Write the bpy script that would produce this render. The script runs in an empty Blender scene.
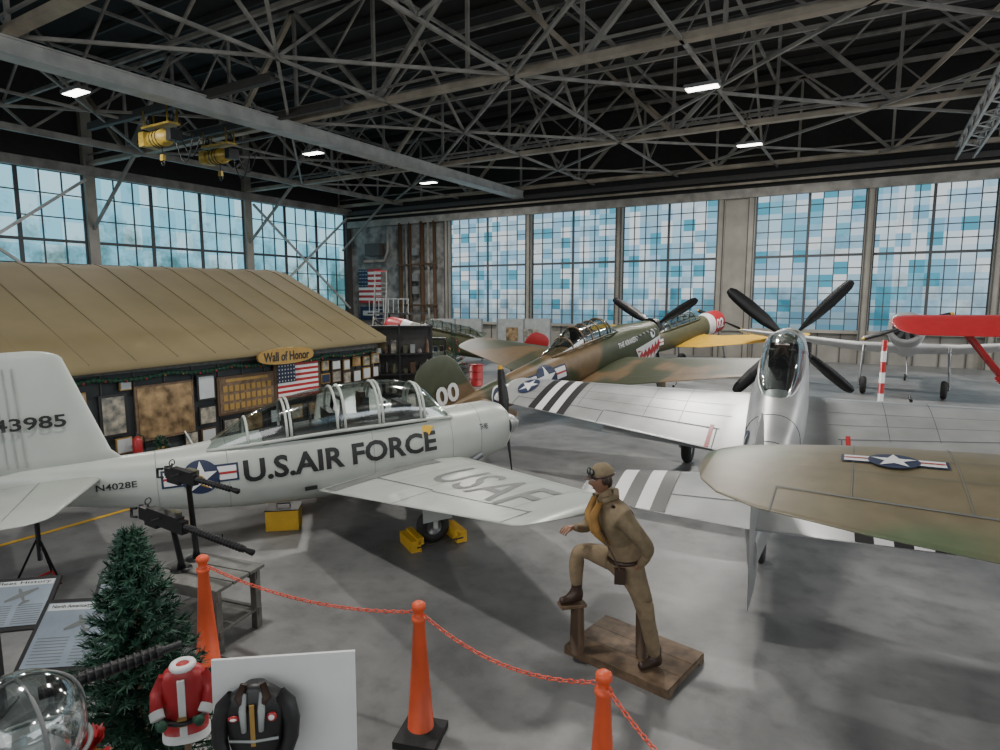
import bpy,bmesh,math,random
from mathutils import Vector,Matrix
random.seed(4)
sc=bpy.context.scene
pi=math.pi
YAW=math.radians(31);CS=math.cos(YAW);SN=math.sin(YAW)
def site(r,d,z=0): return Vector((CS*r-SN*d,SN*r+CS*d,z))
K=1.043
# ---------------------------------------------------------------- materials
def nt(name):
    m=bpy.data.materials.new(name);m.use_nodes=True
    n=m.node_tree.nodes;l=m.node_tree.links
    return m,n,l,n['Principled BSDF']
def ramp(n,stops,interp='LINEAR'):
    r=n.new('ShaderNodeValToRGB');r.color_ramp.interpolation=interp
    e=r.color_ramp.elements
    e[0].position=stops[0][0];e[0].color=(*stops[0][1],1)
    e[1].position=stops[-1][0];e[1].color=(*stops[-1][1],1)
    for p,c in stops[1:-1]:
        x=e.new(p);x.color=(*c,1)
    return r
def mat(name,col,rough=.5,metal=0,var=.12,scale=4,bump=0,col2=None,rvar=0):
    m,n,l,b=nt(name)
    b.inputs['Roughness'].default_value=rough;b.inputs['Metallic'].default_value=metal
    tc=n.new('ShaderNodeTexCoord');no=n.new('ShaderNodeTexNoise')
    no.inputs['Scale'].default_value=scale;no.inputs['Detail'].default_value=5
    l.new(tc.outputs['Object'],no.inputs['Vector'])
    c1=tuple(max(0,c*(1-var)) for c in col);c2=col2 or tuple(c*(1+var) for c in col)
    r=ramp(n,[(.3,c1),(.7,c2)]);l.new(no.outputs['Fac'],r.inputs['Fac']);l.new(r.outputs['Color'],b.inputs['Base Color'])
    if bump:
        bp=n.new('ShaderNodeBump');bp.inputs['Strength'].default_value=bump
        l.new(no.outputs['Fac'],bp.inputs['Height']);l.new(bp.outputs['Normal'],b.inputs['Normal'])
    if rvar:
        mr=n.new('ShaderNodeMapRange');mr.inputs['To Min'].default_value=rough-rvar;mr.inputs['To Max'].default_value=rough+rvar
        l.new(no.outputs['Fac'],mr.inputs['Value']);l.new(mr.outputs['Result'],b.inputs['Roughness'])
    return m
def camo(name,c1,c2,scale=.45,rough=.5,thr=.5,metal=0):
    m,n,l,b=nt(name);b.inputs['Roughness'].default_value=rough;b.inputs['Metallic'].default_value=metal
    tc=n.new('ShaderNodeTexCoord');no=n.new('ShaderNodeTexNoise')
    no.inputs['Scale'].default_value=scale;no.inputs['Detail'].default_value=1.5
    l.new(tc.outputs['Object'],no.inputs['Vector'])
    n2=n.new('ShaderNodeTexNoise');n2.inputs['Scale'].default_value=5;n2.inputs['Detail'].default_value=6;l.new(tc.outputs['Object'],n2.inputs['Vector'])
    r=ramp(n,[(thr-.02,c1),(thr+.02,c2)]);l.new(no.outputs['Fac'],r.inputs['Fac'])
    r2=ramp(n,[(.3,(.82,.82,.82)),(.7,(1.1,1.1,1.1))]);l.new(n2.outputs['Fac'],r2.inputs['Fac'])
    mx=n.new('ShaderNodeMix');mx.data_type='RGBA';mx.blend_type='MULTIPLY';mx.inputs[0].default_value=1
    l.new(r.outputs[0],mx.inputs[6]);l.new(r2.outputs[0],mx.inputs[7]);l.new(mx.outputs[2],b.inputs['Base Color'])
    return m
def emis(name,col,s):
    m=bpy.data.materials.new(name);m.use_nodes=True;n=m.node_tree.nodes;l=m.node_tree.links
    n.clear();o=n.new('ShaderNodeOutputMaterial');e=n.new('ShaderNodeEmission')
    e.inputs['Color'].default_value=(*col,1);e.inputs['Strength'].default_value=s
    l.new(e.outputs[0],o.inputs[0]);return m
def panes(name,w,h,cols,strength,dark=False):
    m=bpy.data.materials.new(name);m.use_nodes=True;n=m.node_tree.nodes;l=m.node_tree.links
    n.clear();o=n.new('ShaderNodeOutputMaterial');e=n.new('ShaderNodeEmission')
    tc=n.new('ShaderNodeTexCoord')
    v=n.new('ShaderNodeVectorMath');v.operation='MULTIPLY';v.inputs[1].default_value=(1/w,1/w,1/h)
    f=n.new('ShaderNodeVectorMath');f.operation='FLOOR'
    wn=n.new('ShaderNodeTexWhiteNoise')
    l.new(tc.outputs['Object'],v.inputs[0]);l.new(v.outputs[0],f.inputs[0]);l.new(f.outputs[0],wn.inputs['Vector'])
    st=[(i/len(cols),c) for i,c in enumerate(cols)]
    r=ramp(n,st,'CONSTANT');l.new(wn.outputs['Value'],r.inputs['Fac'])
    no=n.new('ShaderNodeTexNoise');no.inputs['Scale'].default_value=.55;no.inputs['Detail'].default_value=9;no.inputs['Roughness'].default_value=.65
    l.new(tc.outputs['Object'],no.inputs['Vector'])
    sx=n.new('ShaderNodeSeparateXYZ');l.new(tc.outputs['Object'],sx.inputs[0])
    mr=n.new('ShaderNodeMapRange');mr.inputs['From Min'].default_value=2;mr.inputs['From Max'].default_value=9 if dark else 5
    mr.inputs['To Min'].default_value=.30;mr.inputs['To Max'].default_value=-.08
    l.new(sx.outputs['Z'],mr.inputs['Value'])
    ad=n.new('ShaderNodeMath');ad.operation='ADD';l.new(no.outputs['Fac'],ad.inputs[0]);l.new(mr.outputs[0],ad.inputs[1])
    rr=ramp(n,[(.48,(1,1,1)),(.72,(.28,.32,.28) if dark else (.5,.54,.55))]);l.new(ad.outputs[0],rr.inputs['Fac'])
    mx=n.new('ShaderNodeMix');mx.data_type='RGBA';mx.blend_type='MULTIPLY';mx.inputs[0].default_value=1
    l.new(r.outputs[0],mx.inputs[6]);l.new(rr.outputs[0],mx.inputs[7])
    l.new(mx.outputs[2],e.inputs['Color']);e.inputs['Strength'].default_value=strength
    l.new(e.outputs[0],o.inputs[0]);return m
def glassm(name,tint=(.84,.90,.89),refl=.3):
    m=bpy.data.materials.new(name);m.use_nodes=True;n=m.node_tree.nodes;l=m.node_tree.links
    n.clear();o=n.new('ShaderNodeOutputMaterial');t=n.new('ShaderNodeBsdfTransparent');g=n.new('ShaderNodeBsdfGlossy')
    t.inputs[0].default_value=(*tint,1);g.inputs['Roughness'].default_value=.08
    lw=n.new('ShaderNodeLayerWeight');lw.inputs[0].default_value=.4
    mr=n.new('ShaderNodeMapRange');mr.inputs['To Min'].default_value=refl*.5;mr.inputs['To Max'].default_value=.65
    l.new(lw.outputs['Facing'],mr.inputs['Value'])
    x=n.new('ShaderNodeMixShader');l.new(mr.outputs[0],x.inputs[0]);l.new(t.outputs[0],x.inputs[1]);l.new(g.outputs[0],x.inputs[2])
    l.new(x.outputs[0],o.inputs[0]);return m
M={}
M['white']=mat('paint_pale_grey',(.385,.41,.38),.32,0,.06,2)
M['wpanel']=mat('panel_line',(.10,.11,.11),.6)
M['ribline']=mat('rib_line',(.27,.29,.275),.6)
M['alu']=mat('bare_aluminium',(.40,.41,.41),.36,.45,.2,1.2,rvar=.08)
M['aludk']=mat('aluminium_dark',(.2,.21,.22),.4,.5)
M['black']=mat('black_paint',(.012,.012,.013),.45)
M['blackm']=mat('gun_metal',(.02,.02,.022),.38,.5)
M['rubber']=mat('rubber',(.02,.02,.02),.8)
M['blue']=mat('insignia_blue',(.012,.022,.06),.45)
M['pwhite']=mat('paint_white',(.62,.63,.63),.4,0,.04)
M['red']=mat('paint_red',(.34,.018,.022),.38,0,.1)
M['yellow']=mat('paint_yellow',(.62,.37,.03),.45,0,.1)
M['hoisty']=mat('grimy_yellow',(.34,.24,.04),.5,0,.4,5)
M['grey']=mat('mid_grey',(.16,.165,.165),.5)
M['camo']=camo('camouflage_green_brown',(.040,.048,.022),(.135,.088,.042),.55,.45,.5)
M['camo2']=camo('camouflage_olive_tan',(.150,.128,.078),(.088,.118,.062),.4,.42,.53)
M['olive']=mat('olive_drab',(.07,.07,.035),.55)
M['lgrey']=mat('light_grey',(.30,.32,.32),.5)
M['glass']=glassm('canopy_glass')
M['steel']=mat('steel_truss_paint',(.235,.225,.205),.6,.05,.35,1.5)
M['tan']=mat('steel_chord_tan',(.30,.265,.21),.6,.05,.3,1.2)
M['steel2']=mat('steel_girder_light',(.38,.38,.365),.5,.05,.2,1.5)
M['steeldk']=mat('steel_column_dark',(.055,.052,.050),.6)
M['col']=mat('column_cream',(.25,.24,.21),.6,0,.2,1)
M['roof']=mat('roof_deck_dark',(.022,.020,.019),.85)
M['wood']=mat('weathered_wood',(.13,.085,.05),.7,0,.4,9,.3)
M['gwood']=mat('grey_wood',(.13,.13,.12),.7,0,.3,9,.2)
M['khaki']=mat('khaki_cotton',(.21,.155,.092),.85,0,.18,14,.3)
M['jacket']=mat('khaki_jacket',(.175,.135,.078),.8,0,.2,14,.3)
M['leather']=mat('brown_leather',(.035,.018,.011),.45)
M['skin']=mat('weathered_mannequin_skin',(.24,.125,.078),.5,0,.1,12)
M['vest']=mat('life_vest_yellow',(.33,.18,.05),.6,0,.25,12)
M['orange']=mat('orange_plastic',(.62,.085,.025),.45,0,.12)
M['chain']=mat('red_chain_plastic',(.62,.09,.05),.4)
M['green']=mat('fir_needles',(.014,.06,.034),.65,0,.45,30)
M['canvas']=mat('canvas_olive_tan',(.165,.133,.064),.8,0,.12,.8,.15)
M['bwall']=mat('building_wall_slate',(.034,.040,.044),.7)
M['gold']=mat('brass_sign',(.34,.21,.06),.4,.3)
M['brown']=mat('dark_brown',(.07,.04,.02),.6)
M['paper']=mat('paper',(.42,.45,.46),.5,0,.06)
M['placard']=mat('placard_blue_grey',(.19,.23,.27),.35,0,.25,2.5)
M['paperb']=mat('photo_print',(.10,.13,.15),.4,0,.6,7,0,(.40,.36,.28))
M['paperg']=mat('brown_print',(.12,.07,.025),.4,0,.5,5,0,(.36,.24,.12))
# ---------------------------------------------------------------- mesh builder
class MB:
    def __init__(s): s.v=[];s.f=[];s.m=[];s.mats=[];s.sm=[]
    def mi(s,m):
        if isinstance(m,str): m=M[m]
        if m not in s.mats: s.mats.append(m)
        return s.mats.index(m)
    def add(s,vs,fs,m,smooth=False):
        o=len(s.v);s.v+=[tuple(v) for v in vs];k=s.mi(m)
        for f in fs: s.f.append([i+o for i in f]);s.m.append(k);s.sm.append(smooth)
    def box(s,c,sz,m,R=None):
        c=Vector(c);vs=[]
        for x in(-.5,.5):
            for y in(-.5,.5):
                for z in(-.5,.5):
                    p=Vector((x*sz[0],y*sz[1],z*sz[2]))
                    if R: p=R@p
                    vs.append(c+p)
        s.add(vs,[(0,1,3,2),(4,6,7,5),(0,4,5,1),(2,3,7,6),(0,2,6,4),(1,5,7,3)],m)
    def beam(s,p,q,w,h,m):
        p=Vector(p);q=Vector(q);d=(q-p).normalized();up=Vector((0,0,1))
        if abs(d.z)>.99: up=Vector((0,1,0))
        a=d.cross(up).normalized();b=a.cross(d)
        vs=[]
        for e in(p,q):
            for i,j in((-1,-1),(1,-1),(1,1),(-1,1)): vs.append(e+a*i*w/2+b*j*h/2)
        s.add(vs,[(3,2,1,0),(4,5,6,7),(0,1,5,4),(1,2,6,5),(2,3,7,6),(3,0,4,7)],m)
    def path(s,pts,rad,m,n=10,cap=True):
        pts=[Vector(p) for p in pts]
        if not isinstance(rad,(list,tuple)): rad=[rad]*len(pts)
        vs=[];ref=None
        for i,p in enumerate(pts):
            d=(pts[min(i+1,len(pts)-1)]-pts[max(i-1,0)]).normalized()
            if ref is None:
                ref=Vector((0,0,1)) if abs(d.z)<.9 else Vector((1,0,0))
            a=d.cross(ref).normalized();b=a.cross(d).normalized();ref=b
            for k in range(n):
                t=2*pi*k/n;vs.append(p+(a*math.cos(t)+b*math.sin(t))*rad[i])
        fs=[]
        for i in range(len(pts)-1):
            for k in range(n): fs.append((i*n+k,i*n+(k+1)%n,(i+1)*n+(k+1)%n,(i+1)*n+k))
        if cap: fs.append(tuple(range(n)));fs.append(tuple((len(pts)-1)*n+k for k in range(n)))
        s.add(vs,fs,m,True)
    def ell(s,c,r,m,R=None,n=16,k=10,fn=None):
        if not isinstance(r,(tuple,list)): r=(r,r,r)
        c=Vector(c);vs=[]
        for i in range(k+1):
            ph=pi*i/k
            for j in range(n):
                th=2*pi*j/n
                p=Vector((math.sin(ph)*math.cos(th)*r[0],math.sin(ph)*math.sin(th)*r[1],math.cos(ph)*r[2]))
                if fn: p=fn(p)
                if R: p=R@p
                vs.append(c+p)
        fs=[(i*n+j,(i+1)*n+j,(i+1)*n+(j+1)%n,i*n+(j+1)%n) for i in range(k) for j in range(n)]
        s.add(vs,fs,m,True)
    def torus(s,c,ax,R,r,m,n=20,k=8,sq=1.0,a0=None):
        ax=Vector(ax).normalized();a=a0 or (ax.orthogonal().normalized());a=Vector(a).normalized();b=ax.cross(a);c=Vector(c);vs=[]
        for i in range(n):
            t=2*pi*i/n
            for j in range(k):
                u=2*pi*j/k;o=a*math.cos(t)*(R+r*math.cos(u))+b*math.sin(t)*(R*sq+r*math.cos(u))
                vs.append(c+o+ax*r*math.sin(u))
        fs=[(i*k+j,((i+1)%n)*k+j,((i+1)%n)*k+(j+1)%k,i*k+(j+1)%k) for i in range(n) for j in range(k)]
        s.add(vs,fs,m,True)
    def obj(s,name,parent=None,loc=(0,0,0),rot=(0,0,0),bevel=0):
        me=bpy.data.meshes.new(name);me.from_pydata(s.v,[],s.f)
        for m in s.mats: me.materials.append(m)
        me.polygons.foreach_set('material_index',s.m);me.polygons.foreach_set('use_smooth',s.sm);me.update()
        o=bpy.data.objects.new(name,me);sc.collection.objects.link(o)
        o.location=loc;o.rotation_euler=rot
        if parent: o.parent=parent
        if bevel:
            b=o.modifiers.new('bev','BEVEL');b.width=bevel;b.segments=2
        return o
def empty(name,loc=(0,0,0),rot=(0,0,0)):
    e=bpy.data.objects.new(name,None);sc.collection.objects.link(e);e.location=loc;e.rotation_euler=rot;e.empty_display_size=.3;return e
def basis(x,z=(0,0,1)):
    x=Vector(x).normalized();z=Vector(z);y=z.cross(x).normalized();z=x.cross(y)
    return Matrix((x,y,z)).transposed()
# ---------------------------------------------------------------- aircraft tools
def herm(S,x):
    n=len(S)
    if x>=S[0][0]: return S[0][1:]
    if x<=S[-1][0]: return S[-1][1:]
    for i in range(n-1):
        if S[i][0]>=x>=S[i+1][0]: break
    a,b=S[i],S[i+1];h=b[0]-a[0];t=(x-a[0])/h
    out=[]
    for k in range(1,len(a)):
        sl=(b[k]-a[k])/h
        def tan(j):
            if j==0 or j==n-1: return sl
            s1=(S[j][k]-S[j-1][k])/(S[j][0]-S[j-1][0]);s2=(S[j+1][k]-S[j][k])/(S[j+1][0]-S[j][0])
            return 0 if s1*s2<=0 else 2*s1*s2/(s1+s2)
        m0=tan(i)*h;m1=tan(i+1)*h
        out.append((2*t**3-3*t*t+1)*a[k]+(t**3-2*t*t+t)*m0+(-2*t**3+3*t*t)*b[k]+(t**3-t*t)*m1)
    return out
def se(v,p): return math.copysign(abs(v)**(2/p),v)
def fus(mb,S,mf,n=28,p=2.3,step=.15):
    xs=[S[0][0]]
    while xs[-1]-step>S[-1][0]: xs.append(xs[-1]-step)
    xs.append(S[-1][0]);xs=sorted(set(xs+[s[0] for s in S]),reverse=True)
    rings=[]
    for x in xs:
        zc,hw,ht,hb=herm(S,x)
        rings.append([(x,hw*se(math.cos(2*pi*k/n),p),zc+(ht if math.sin(2*pi*k/n)>0 else hb)*se(math.sin(2*pi*k/n),p)) for k in range(n)])
    for i in range(len(xs)-1):
        xm=(xs[i]+xs[i+1])/2
        mb.add(rings[i]+rings[i+1],[(k,(k+1)%n,n+(k+1)%n,n+k) for k in range(n)],mf(xm) if callable(mf) else mf,True)
    mb.add(rings[0],[tuple(range(n))],mf(xs[0]) if callable(mf) else mf);mb.add(rings[-1],[tuple(range(n))],mf(xs[-1]) if callable(mf) else mf)
def merge_doubles(o):
    bm=bmesh.new();bm.from_mesh(o.data);bmesh.ops.remove_doubles(bm,verts=bm.verts,dist=.0004);bmesh.ops.recalc_face_normals(bm,faces=bm.faces);bm.to_mesh(o.data);bm.free()
def side_y(S,x,z,p=2.3):
    zc,hw,ht,hb=herm(S,x);h=ht if z>zc else hb
    t=min(.97,abs(z-zc)/h);return hw*(1-t**p)**(1/p)
def yt(x): return 5*(.2969*math.sqrt(max(x,0))-.126*x-.3516*x*x+.2843*x**3-.1*x**4)
XC=[.5*(1-math.cos(pi*i/9)) for i in range(10)]
def wing(mb,st,side,m,ax='w',yo=0):
    rings=[]
    for (s,xl,c,z,t) in st:
        r=[]
        for xc in reversed(XC): r.append((xl-c*xc,t*c*yt(xc)))
        for xc in XC[1:]: r.append((xl-c*xc,-t*c*yt(xc)*.75))
        if ax=='w': rings.append([(x,side*s,z+h) for x,h in r])
        else: rings.append([(x,yo+h,s) for x,h in r])
    n=len(rings[0]);vs=[v for r in rings for v in r];fs=[]
    for i in range(len(rings)-1):
        for k in range(n): fs.append((i*n+k,i*n+(k+1)%n,(i+1)*n+(k+1)%n,(i+1)*n+k))
    mb.add(vs,fs,m,True)
    mb.add(rings[0],[tuple(range(n))],m);mb.add(rings[-1],[tuple(range(n))],m)
def tipped(st,k=.32):
    s,xl,c,z,t=st[-1];p=st[-2];ds=c*k;out=list(st[:-1])
    f=lambda q,w:(p[w]+(st[-1][w]-p[w])*q)
    L=st[-1][0]-p[0];q0=(L-ds)/L
    for a in (0,.35,.6,.8,.92,.985):
        q=q0+(1-q0)*a;cc=math.sqrt(max(0,1-a*a));c0=f(q,2)
        cn=c0*(.12+.88*cc);out.append((p[0]+L*q,f(q,1)-(c0-cn)*.42,cn,f(q,3),t*(.4+.6*cc)))
    return out
def wst(st,s):
    for i in range(len(st)-1):
        if st[i][0]<=s<=st[i+1][0]: break
    a,b=st[i],st[i+1];t=(s-a[0])/(b[0]-a[0]);return [a[k]+(b[k]-a[k])*t for k in range(1,5)]
def wz(st,s,x):
    xl,c,z,t=wst(st,s);xc=min(1,max(0,(xl-x)/c));return z+t*c*(yt(xc))
def wpatch(mb,st,side,s1,s2,c1,c2,m,off=.006,ns=4,nc=12):
    vs=[]
    for i in range(ns+1):
        s=s1+(s2-s1)*i/ns;xl,c,z,t=wst(st,s)
        for j in range(nc+1):
            x=xl-c*(c1+(c2-c1)*j/nc);vs.append((x,side*s,wz(st,s,x)+off))
    mb.add(vs,[(i*(nc+1)+j,i*(nc+1)+j+1,(i+1)*(nc+1)+j+1,(i+1)*(nc+1)+j) for i in range(ns) for j in range(nc)],m,True)
def wline(mb,st,side,s1,s2,c1,c2,m,w=.012):
    if abs(s2-s1)<1e-6: wpatch(mb,st,side,s1-w/2,s1+w/2,c1,c2,m,.005,1,12)
    else:
        ww=w/1.5;wpatch(mb,st,side,s1,s2,c1-ww/2,c1+ww/2,m,.005,10,1)
def decal(loops,m,mapf,off,parent,name,cuts=2):
    bm=bmesh.new()
    for lp in loops: bm.faces.new([bm.verts.new((u,v,0)) for u,v in lp])
    fin(bm,m,mapf,off,parent,name,cuts)
def fin(bm,m,mapf,off,parent,name,cuts):
    bmesh.ops.triangulate(bm,faces=bm.faces)
    if cuts: bmesh.ops.subdivide_edges(bm,edges=bm.edges,cuts=cuts,use_grid_fill=True)
    for v in bm.verts: v.co=Vector(mapf(v.co.x,v.co.y,off))
    me=bpy.data.meshes.new(name);bm.to_mesh(me);bm.free();me.materials.append(M[m] if isinstance(m,str) else m)
    o=bpy.data.objects.new(name,me);sc.collection.objects.link(o)
    if parent: o.parent=parent
    return o
def text(body,w,h,m,mapf,off,parent,name,cuts=1,bold=.012):
    cu=bpy.data.curves.new(name,'FONT');cu.body=body;cu.size=1;cu.offset=bold;cu.resolution_u=3
    to=bpy.data.objects.new(name+'_src',cu);sc.collection.objects.link(to)
    bpy.context.view_layer.update()
    me=bpy.data.meshes.new_from_object(to.evaluated_get(bpy.context.evaluated_depsgraph_get()))
    bm=bmesh.new();bm.from_mesh(me);bpy.data.objects.remove(to)
    xs=[v.co.x for v in bm.verts];ys=[v.co.y for v in bm.verts]
    x0,x1,y0,y1=min(xs),max(xs),min(ys),max(ys)
    for v in bm.verts:
        v.co.x=((v.co.x-x0)/(x1-x0)-.5)*w;v.co.y=((v.co.y-y0)/(y1-y0)-.5)*h;v.co.z=0
    return fin(bm,m,mapf,off,parent,name,cuts)
def star_pts(r,rot=pi/2): return [(r*(1 if k%2==0 else .4)*math.cos(rot+k*pi/5),r*(1 if k%2==0 else .4)*math.sin(rot+k*pi/5)) for k in range(10)]
def circ(r,cx=0,cy=0,n=28): return [(cx+r*math.cos(2*pi*k/n),cy+r*math.sin(2*pi*k/n)) for k in range(n)]
def insignia(r,mapf,parent,name='insignia',off=.008,bars=True):
    R=lambda x0,y0,x1,y1:[(x0,y0),(x1,y0),(x1,y1),(x0,y1)]
    if bars:
        decal([R(-2.05*r,-.42*r,2.05*r,.62*r)],'blue',mapf,off,parent,name+'_border')
        decal([R(-1.93*r,-.3*r,-.9*r,.5*r),R(.9*r,-.3*r,1.93*r,.5*r)],'pwhite',mapf,off+.004,parent,name+'_bars')
        decal([R(-1.93*r,.03*r,-.9*r,.17*r),R(.9*r,.03*r,1.93*r,.17*r)],'red',mapf,off+.008,parent,name+'_stripes')
    decal([circ(r)],'blue',mapf,off+.010,parent,name+'_disc')
    decal([star_pts(r*.93)],'pwhite',mapf,off+.014,parent,name+'_star')
def canopy(parent,S,frames,fm,name='canopy',fr=.016,rails=True):
    g=MB();n=14;xs=[];x=S[0][0]
    while x>S[-1][0]: xs.append(x);x-=.08
    xs.append(S[-1][0]);vs=[]
    def arc(x):
        zb,hw,h=herm(S,x);return [(x,hw*math.cos(pi*k/n),zb+h*math.sin(pi*k/n)**.8) for k in range(n+1)]
    for x in xs: vs+=arc(x)
    g.add(vs,[(i*(n+1)+k,i*(n+1)+k+1,(i+1)*(n+1)+k+1,(i+1)*(n+1)+k) for i in range(len(xs)-1) for k in range(n)],'glass',True)
    g.obj(name+'_glass',parent)
    f=MB()
    for x in frames: f.path(arc(x),fr,fm,6)
    if rails:
        for k in(0,n): f.path([arc(x)[k] for x in xs[::3]+[xs[-1]]],fr*1.3,fm,6)
    f.obj(name+'_frame',parent)
def prop(mb,x,R,nb,a0,m='black',hub=.2,chord=.24,tip='yellow',z=0):
    for b in range(nb):
        a=a0+2*pi*b/nb;e=Vector((0,math.cos(a),math.sin(a)));t=Vector((0,-math.sin(a),math.cos(a)));X=Vector((1,0,0))
        rings=[]
        for q,c,be in((.08,.3,1.1),(.2,.6,1.0),(.4,1,.75),(.65,1,.5),(.85,.85,.38),(.93,.75,.36),(.99,.45,.34),(1,.2,.34)):
            r=R*q;ch=t*math.cos(be)+X*math.sin(be);nn=e.cross(ch).normalized();c*=chord;th=.03*(1.2-q)
            o=Vector((x,0,z))+e*r
            rings.append([o+ch*c/2,o+nn*th,o-ch*c/2,o-nn*th])
        for i in range(len(rings)-1):
            mb.add(rings[i]+rings[i+1],[(k,(k+1)%4,4+(k+1)%4,4+k) for k in range(4)],tip if i>=5 else m,True)
        mb.add(rings[-1],[(0,1,2,3)],tip)
def wheel(mb,c,R,w,rim='aludk'):
    c=Vector(c);mb.torus(c,(0,1,0),R-w*.5,w*.5,'rubber',24,10)
    mb.path([c-Vector((0,w*.35,0)),c+Vector((0,w*.35,0))],R-w*.75,rim,18)
def gear(mb,x,y,R,zt,z0,pit,legm='aludk',w=.2,door=None):
    a=math.radians(pit);zl=(R-z0-x*math.sin(a))/math.cos(a)
    wheel(mb,(x,y,zl),R,w)
    s=1 if y>0 else -1
    mb.path([(x,y+s*w*.75,zl),(x,y+s*w*.75,zl+.12),(x-.05,y+s*w*.4,zt)],[.035,.04,.055],legm,8)
    mb.path([(x,y+s*w*.75,zl),(x,y,zl)],.03,legm,8)
    if door: mb.box((x,y+s*(w*.75+.05),(zl+.15+zt)/2+.05),(.42,.02,abs(zt-zl)-.25),door)
# ================================================================= ROOM
XL,XR,YN,YF,ZR=-37.3*K,22,-9,38*K,16.2
m,n,l,b=nt('polished_concrete')
tc=n.new('ShaderNodeTexCoord');n1=n.new('ShaderNodeTexNoise');n1.inputs['Scale'].default_value=.33;n1.inputs['Detail'].default_value=10;n1.inputs['Roughness'].default_value=.66;n1.inputs['Distortion'].default_value=.6
n2=n.new('ShaderNodeTexNoise');n2.inputs['Scale'].default_value=2.6;n2.inputs['Detail'].default_value=8;n2.inputs['Roughness'].default_value=.6
l.new(tc.outputs['Object'],n1.inputs['Vector']);l.new(tc.outputs['Object'],n2.inputs['Vector'])
r1=ramp(n,[(.32,(.105,.108,.11)),(.47,(.155,.158,.159)),(.58,(.20,.202,.202)),(.70,(.265,.265,.258))]);l.new(n1.outputs['Fac'],r1.inputs['Fac'])
r2=ramp(n,[(.30,(.70,.70,.70)),(.5,(1,1,1)),(.72,(1.14,1.14,1.12))]);l.new(n2.outputs['Fac'],r2.inputs['Fac'])
mx=n.new('ShaderNodeMix');mx.data_type='RGBA';mx.blend_type='MULTIPLY';mx.inputs[0].default_value=1
l.new(r1.outputs[0],mx.inputs[6]);l.new(r2.outputs[0],mx.inputs[7]);l.new(mx.outputs[2],b.inputs['Base Color'])
mr=n.new('ShaderNodeMapRange');mr.inputs['From Min'].default_value=.3;mr.inputs['From Max'].default_value=.7;mr.inputs['To Min'].default_value=.33;mr.inputs['To Max'].default_value=.55
l.new(n1.outputs['Fac'],mr.inputs['Value']);l.new(mr.outputs[0],b.inputs['Roughness'])
f=MB();f.box(((XL+XR)/2,(YN+YF)/2,-.1),(XR-XL+1,YF-YN+1,.2),m);f.obj('floor')
f=MB();f.box(((XL+XR)/2,(YN+YF)/2,ZR+.1),(XR-XL+1,YF-YN+1,.2),'roof');f.obj('ceiling')
M['wall']=mat('hangar_wall_panel',(.22,.212,.19),.7,0,.2,.8)
M['walldk']=mat('hangar_wall_upper',(.024,.023,.022),.85)
M['block']=mat('painted_block',(.19,.195,.19),.8,0,.6,1.6,.2)
SB=1.65*K;TF=9.1*K;TL=10.07*K
w=MB();w.box(((XL+XR)/2,YF+.15,SB/2),(XR-XL,.3,SB),'wall');w.box(((XL+XR)/2,YF+.15,(TF+ZR)/2),(XR-XL,.3,ZR-TF),'walldk')
w.box(((XL-28.4)/2,YF+.15,(SB+TF)/2),(-28.4-XL,.3,TF-SB),'block')
bx=[-28.4,-21.3,-14.6,-8.2,-6.5,-.5,5.1,10.9,16.7,22]
for x in bx:
    w.box((x,YF-.12,TF/2),(.45,.5,TF),'col')
    w.box((x-.16,YF-.40,TF/2),(.05,.08,TF),'steeldk');w.box((x+.16,YF-.40,TF/2),(.05,.08,TF),'steeldk')
w.box((-7.35,YF-.02,TF/2),(1.7,.3,TF),'col')
w.beam((XL,YF-.35,TF+.15),(XR,YF-.35,TF+.15),.3,.5,'steel');w.beam((XL,YF-.3,TF+1.1),(XR,YF-.3,TF+1.1),.25,.3,'steeldk')
w.beam((XL,YF-.5,TF+.7),(XR,YF-.5,TF+.7),.12,.12,'tan')
w.beam((-28.4,YF-.15,SB),(XR,YF-.15,SB),.3,.18,'col')
x=-28
while x<XR: w.box((x,YF-.03,SB/2),(.05,.06,SB),'steeldk');x+=1.15
w.obj('wall_back')
w=MB();w.box((XL-.15,(YN+YF)/2,SB/2),(.3,YF-YN,SB),'wall');w.box((XL-.15,(YN+YF)/2,(TL+ZR)/2),(.3,YF-YN,ZR-TL),'walldk')
by=[-9,0,8.8,18.3*K,28.3*K,38*K-.3]
for y in by: w.box((XL+.1,y,ZR/2),(.5,.55,ZR),'col' if y<38 else 'steeldk')
w.beam((XL+.3,YN,TL+.2),(XL+.3,YF,TL+.2),.3,.5,'steel')
w.obj('wall_left')
w=MB();w.box((XR+.15,(YN+YF)/2,ZR/2),(.3,YF-YN,ZR),'wall');w.obj('wall_right')
w=MB();w.box(((XL+XR)/2,YN-.15,ZR/2),(XR-XL,.3,ZR),'wall');w.obj('wall_front')
cols=[(.36,.60,.80),(.66,.80,.88),(.24,.50,.68),(.50,.70,.84),(.10,.38,.52),(.76,.84,.88),(.36,.56,.70),(.20,.50,.65),(.58,.74,.84),(.30,.56,.74),(.44,.68,.84)]
PF=panes('painted_window_panes',.7,.70,cols,1.05)
cl=[(.24,.58,.74),(.32,.65,.79),(.20,.52,.67),(.28,.60,.75),(.42,.70,.81)]
PL=panes('clear_window_panes',1.1,1.3,cl,1.3,True)
k=1
M['mull']=mat('window_mullion',(.055,.06,.065),.6)
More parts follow.
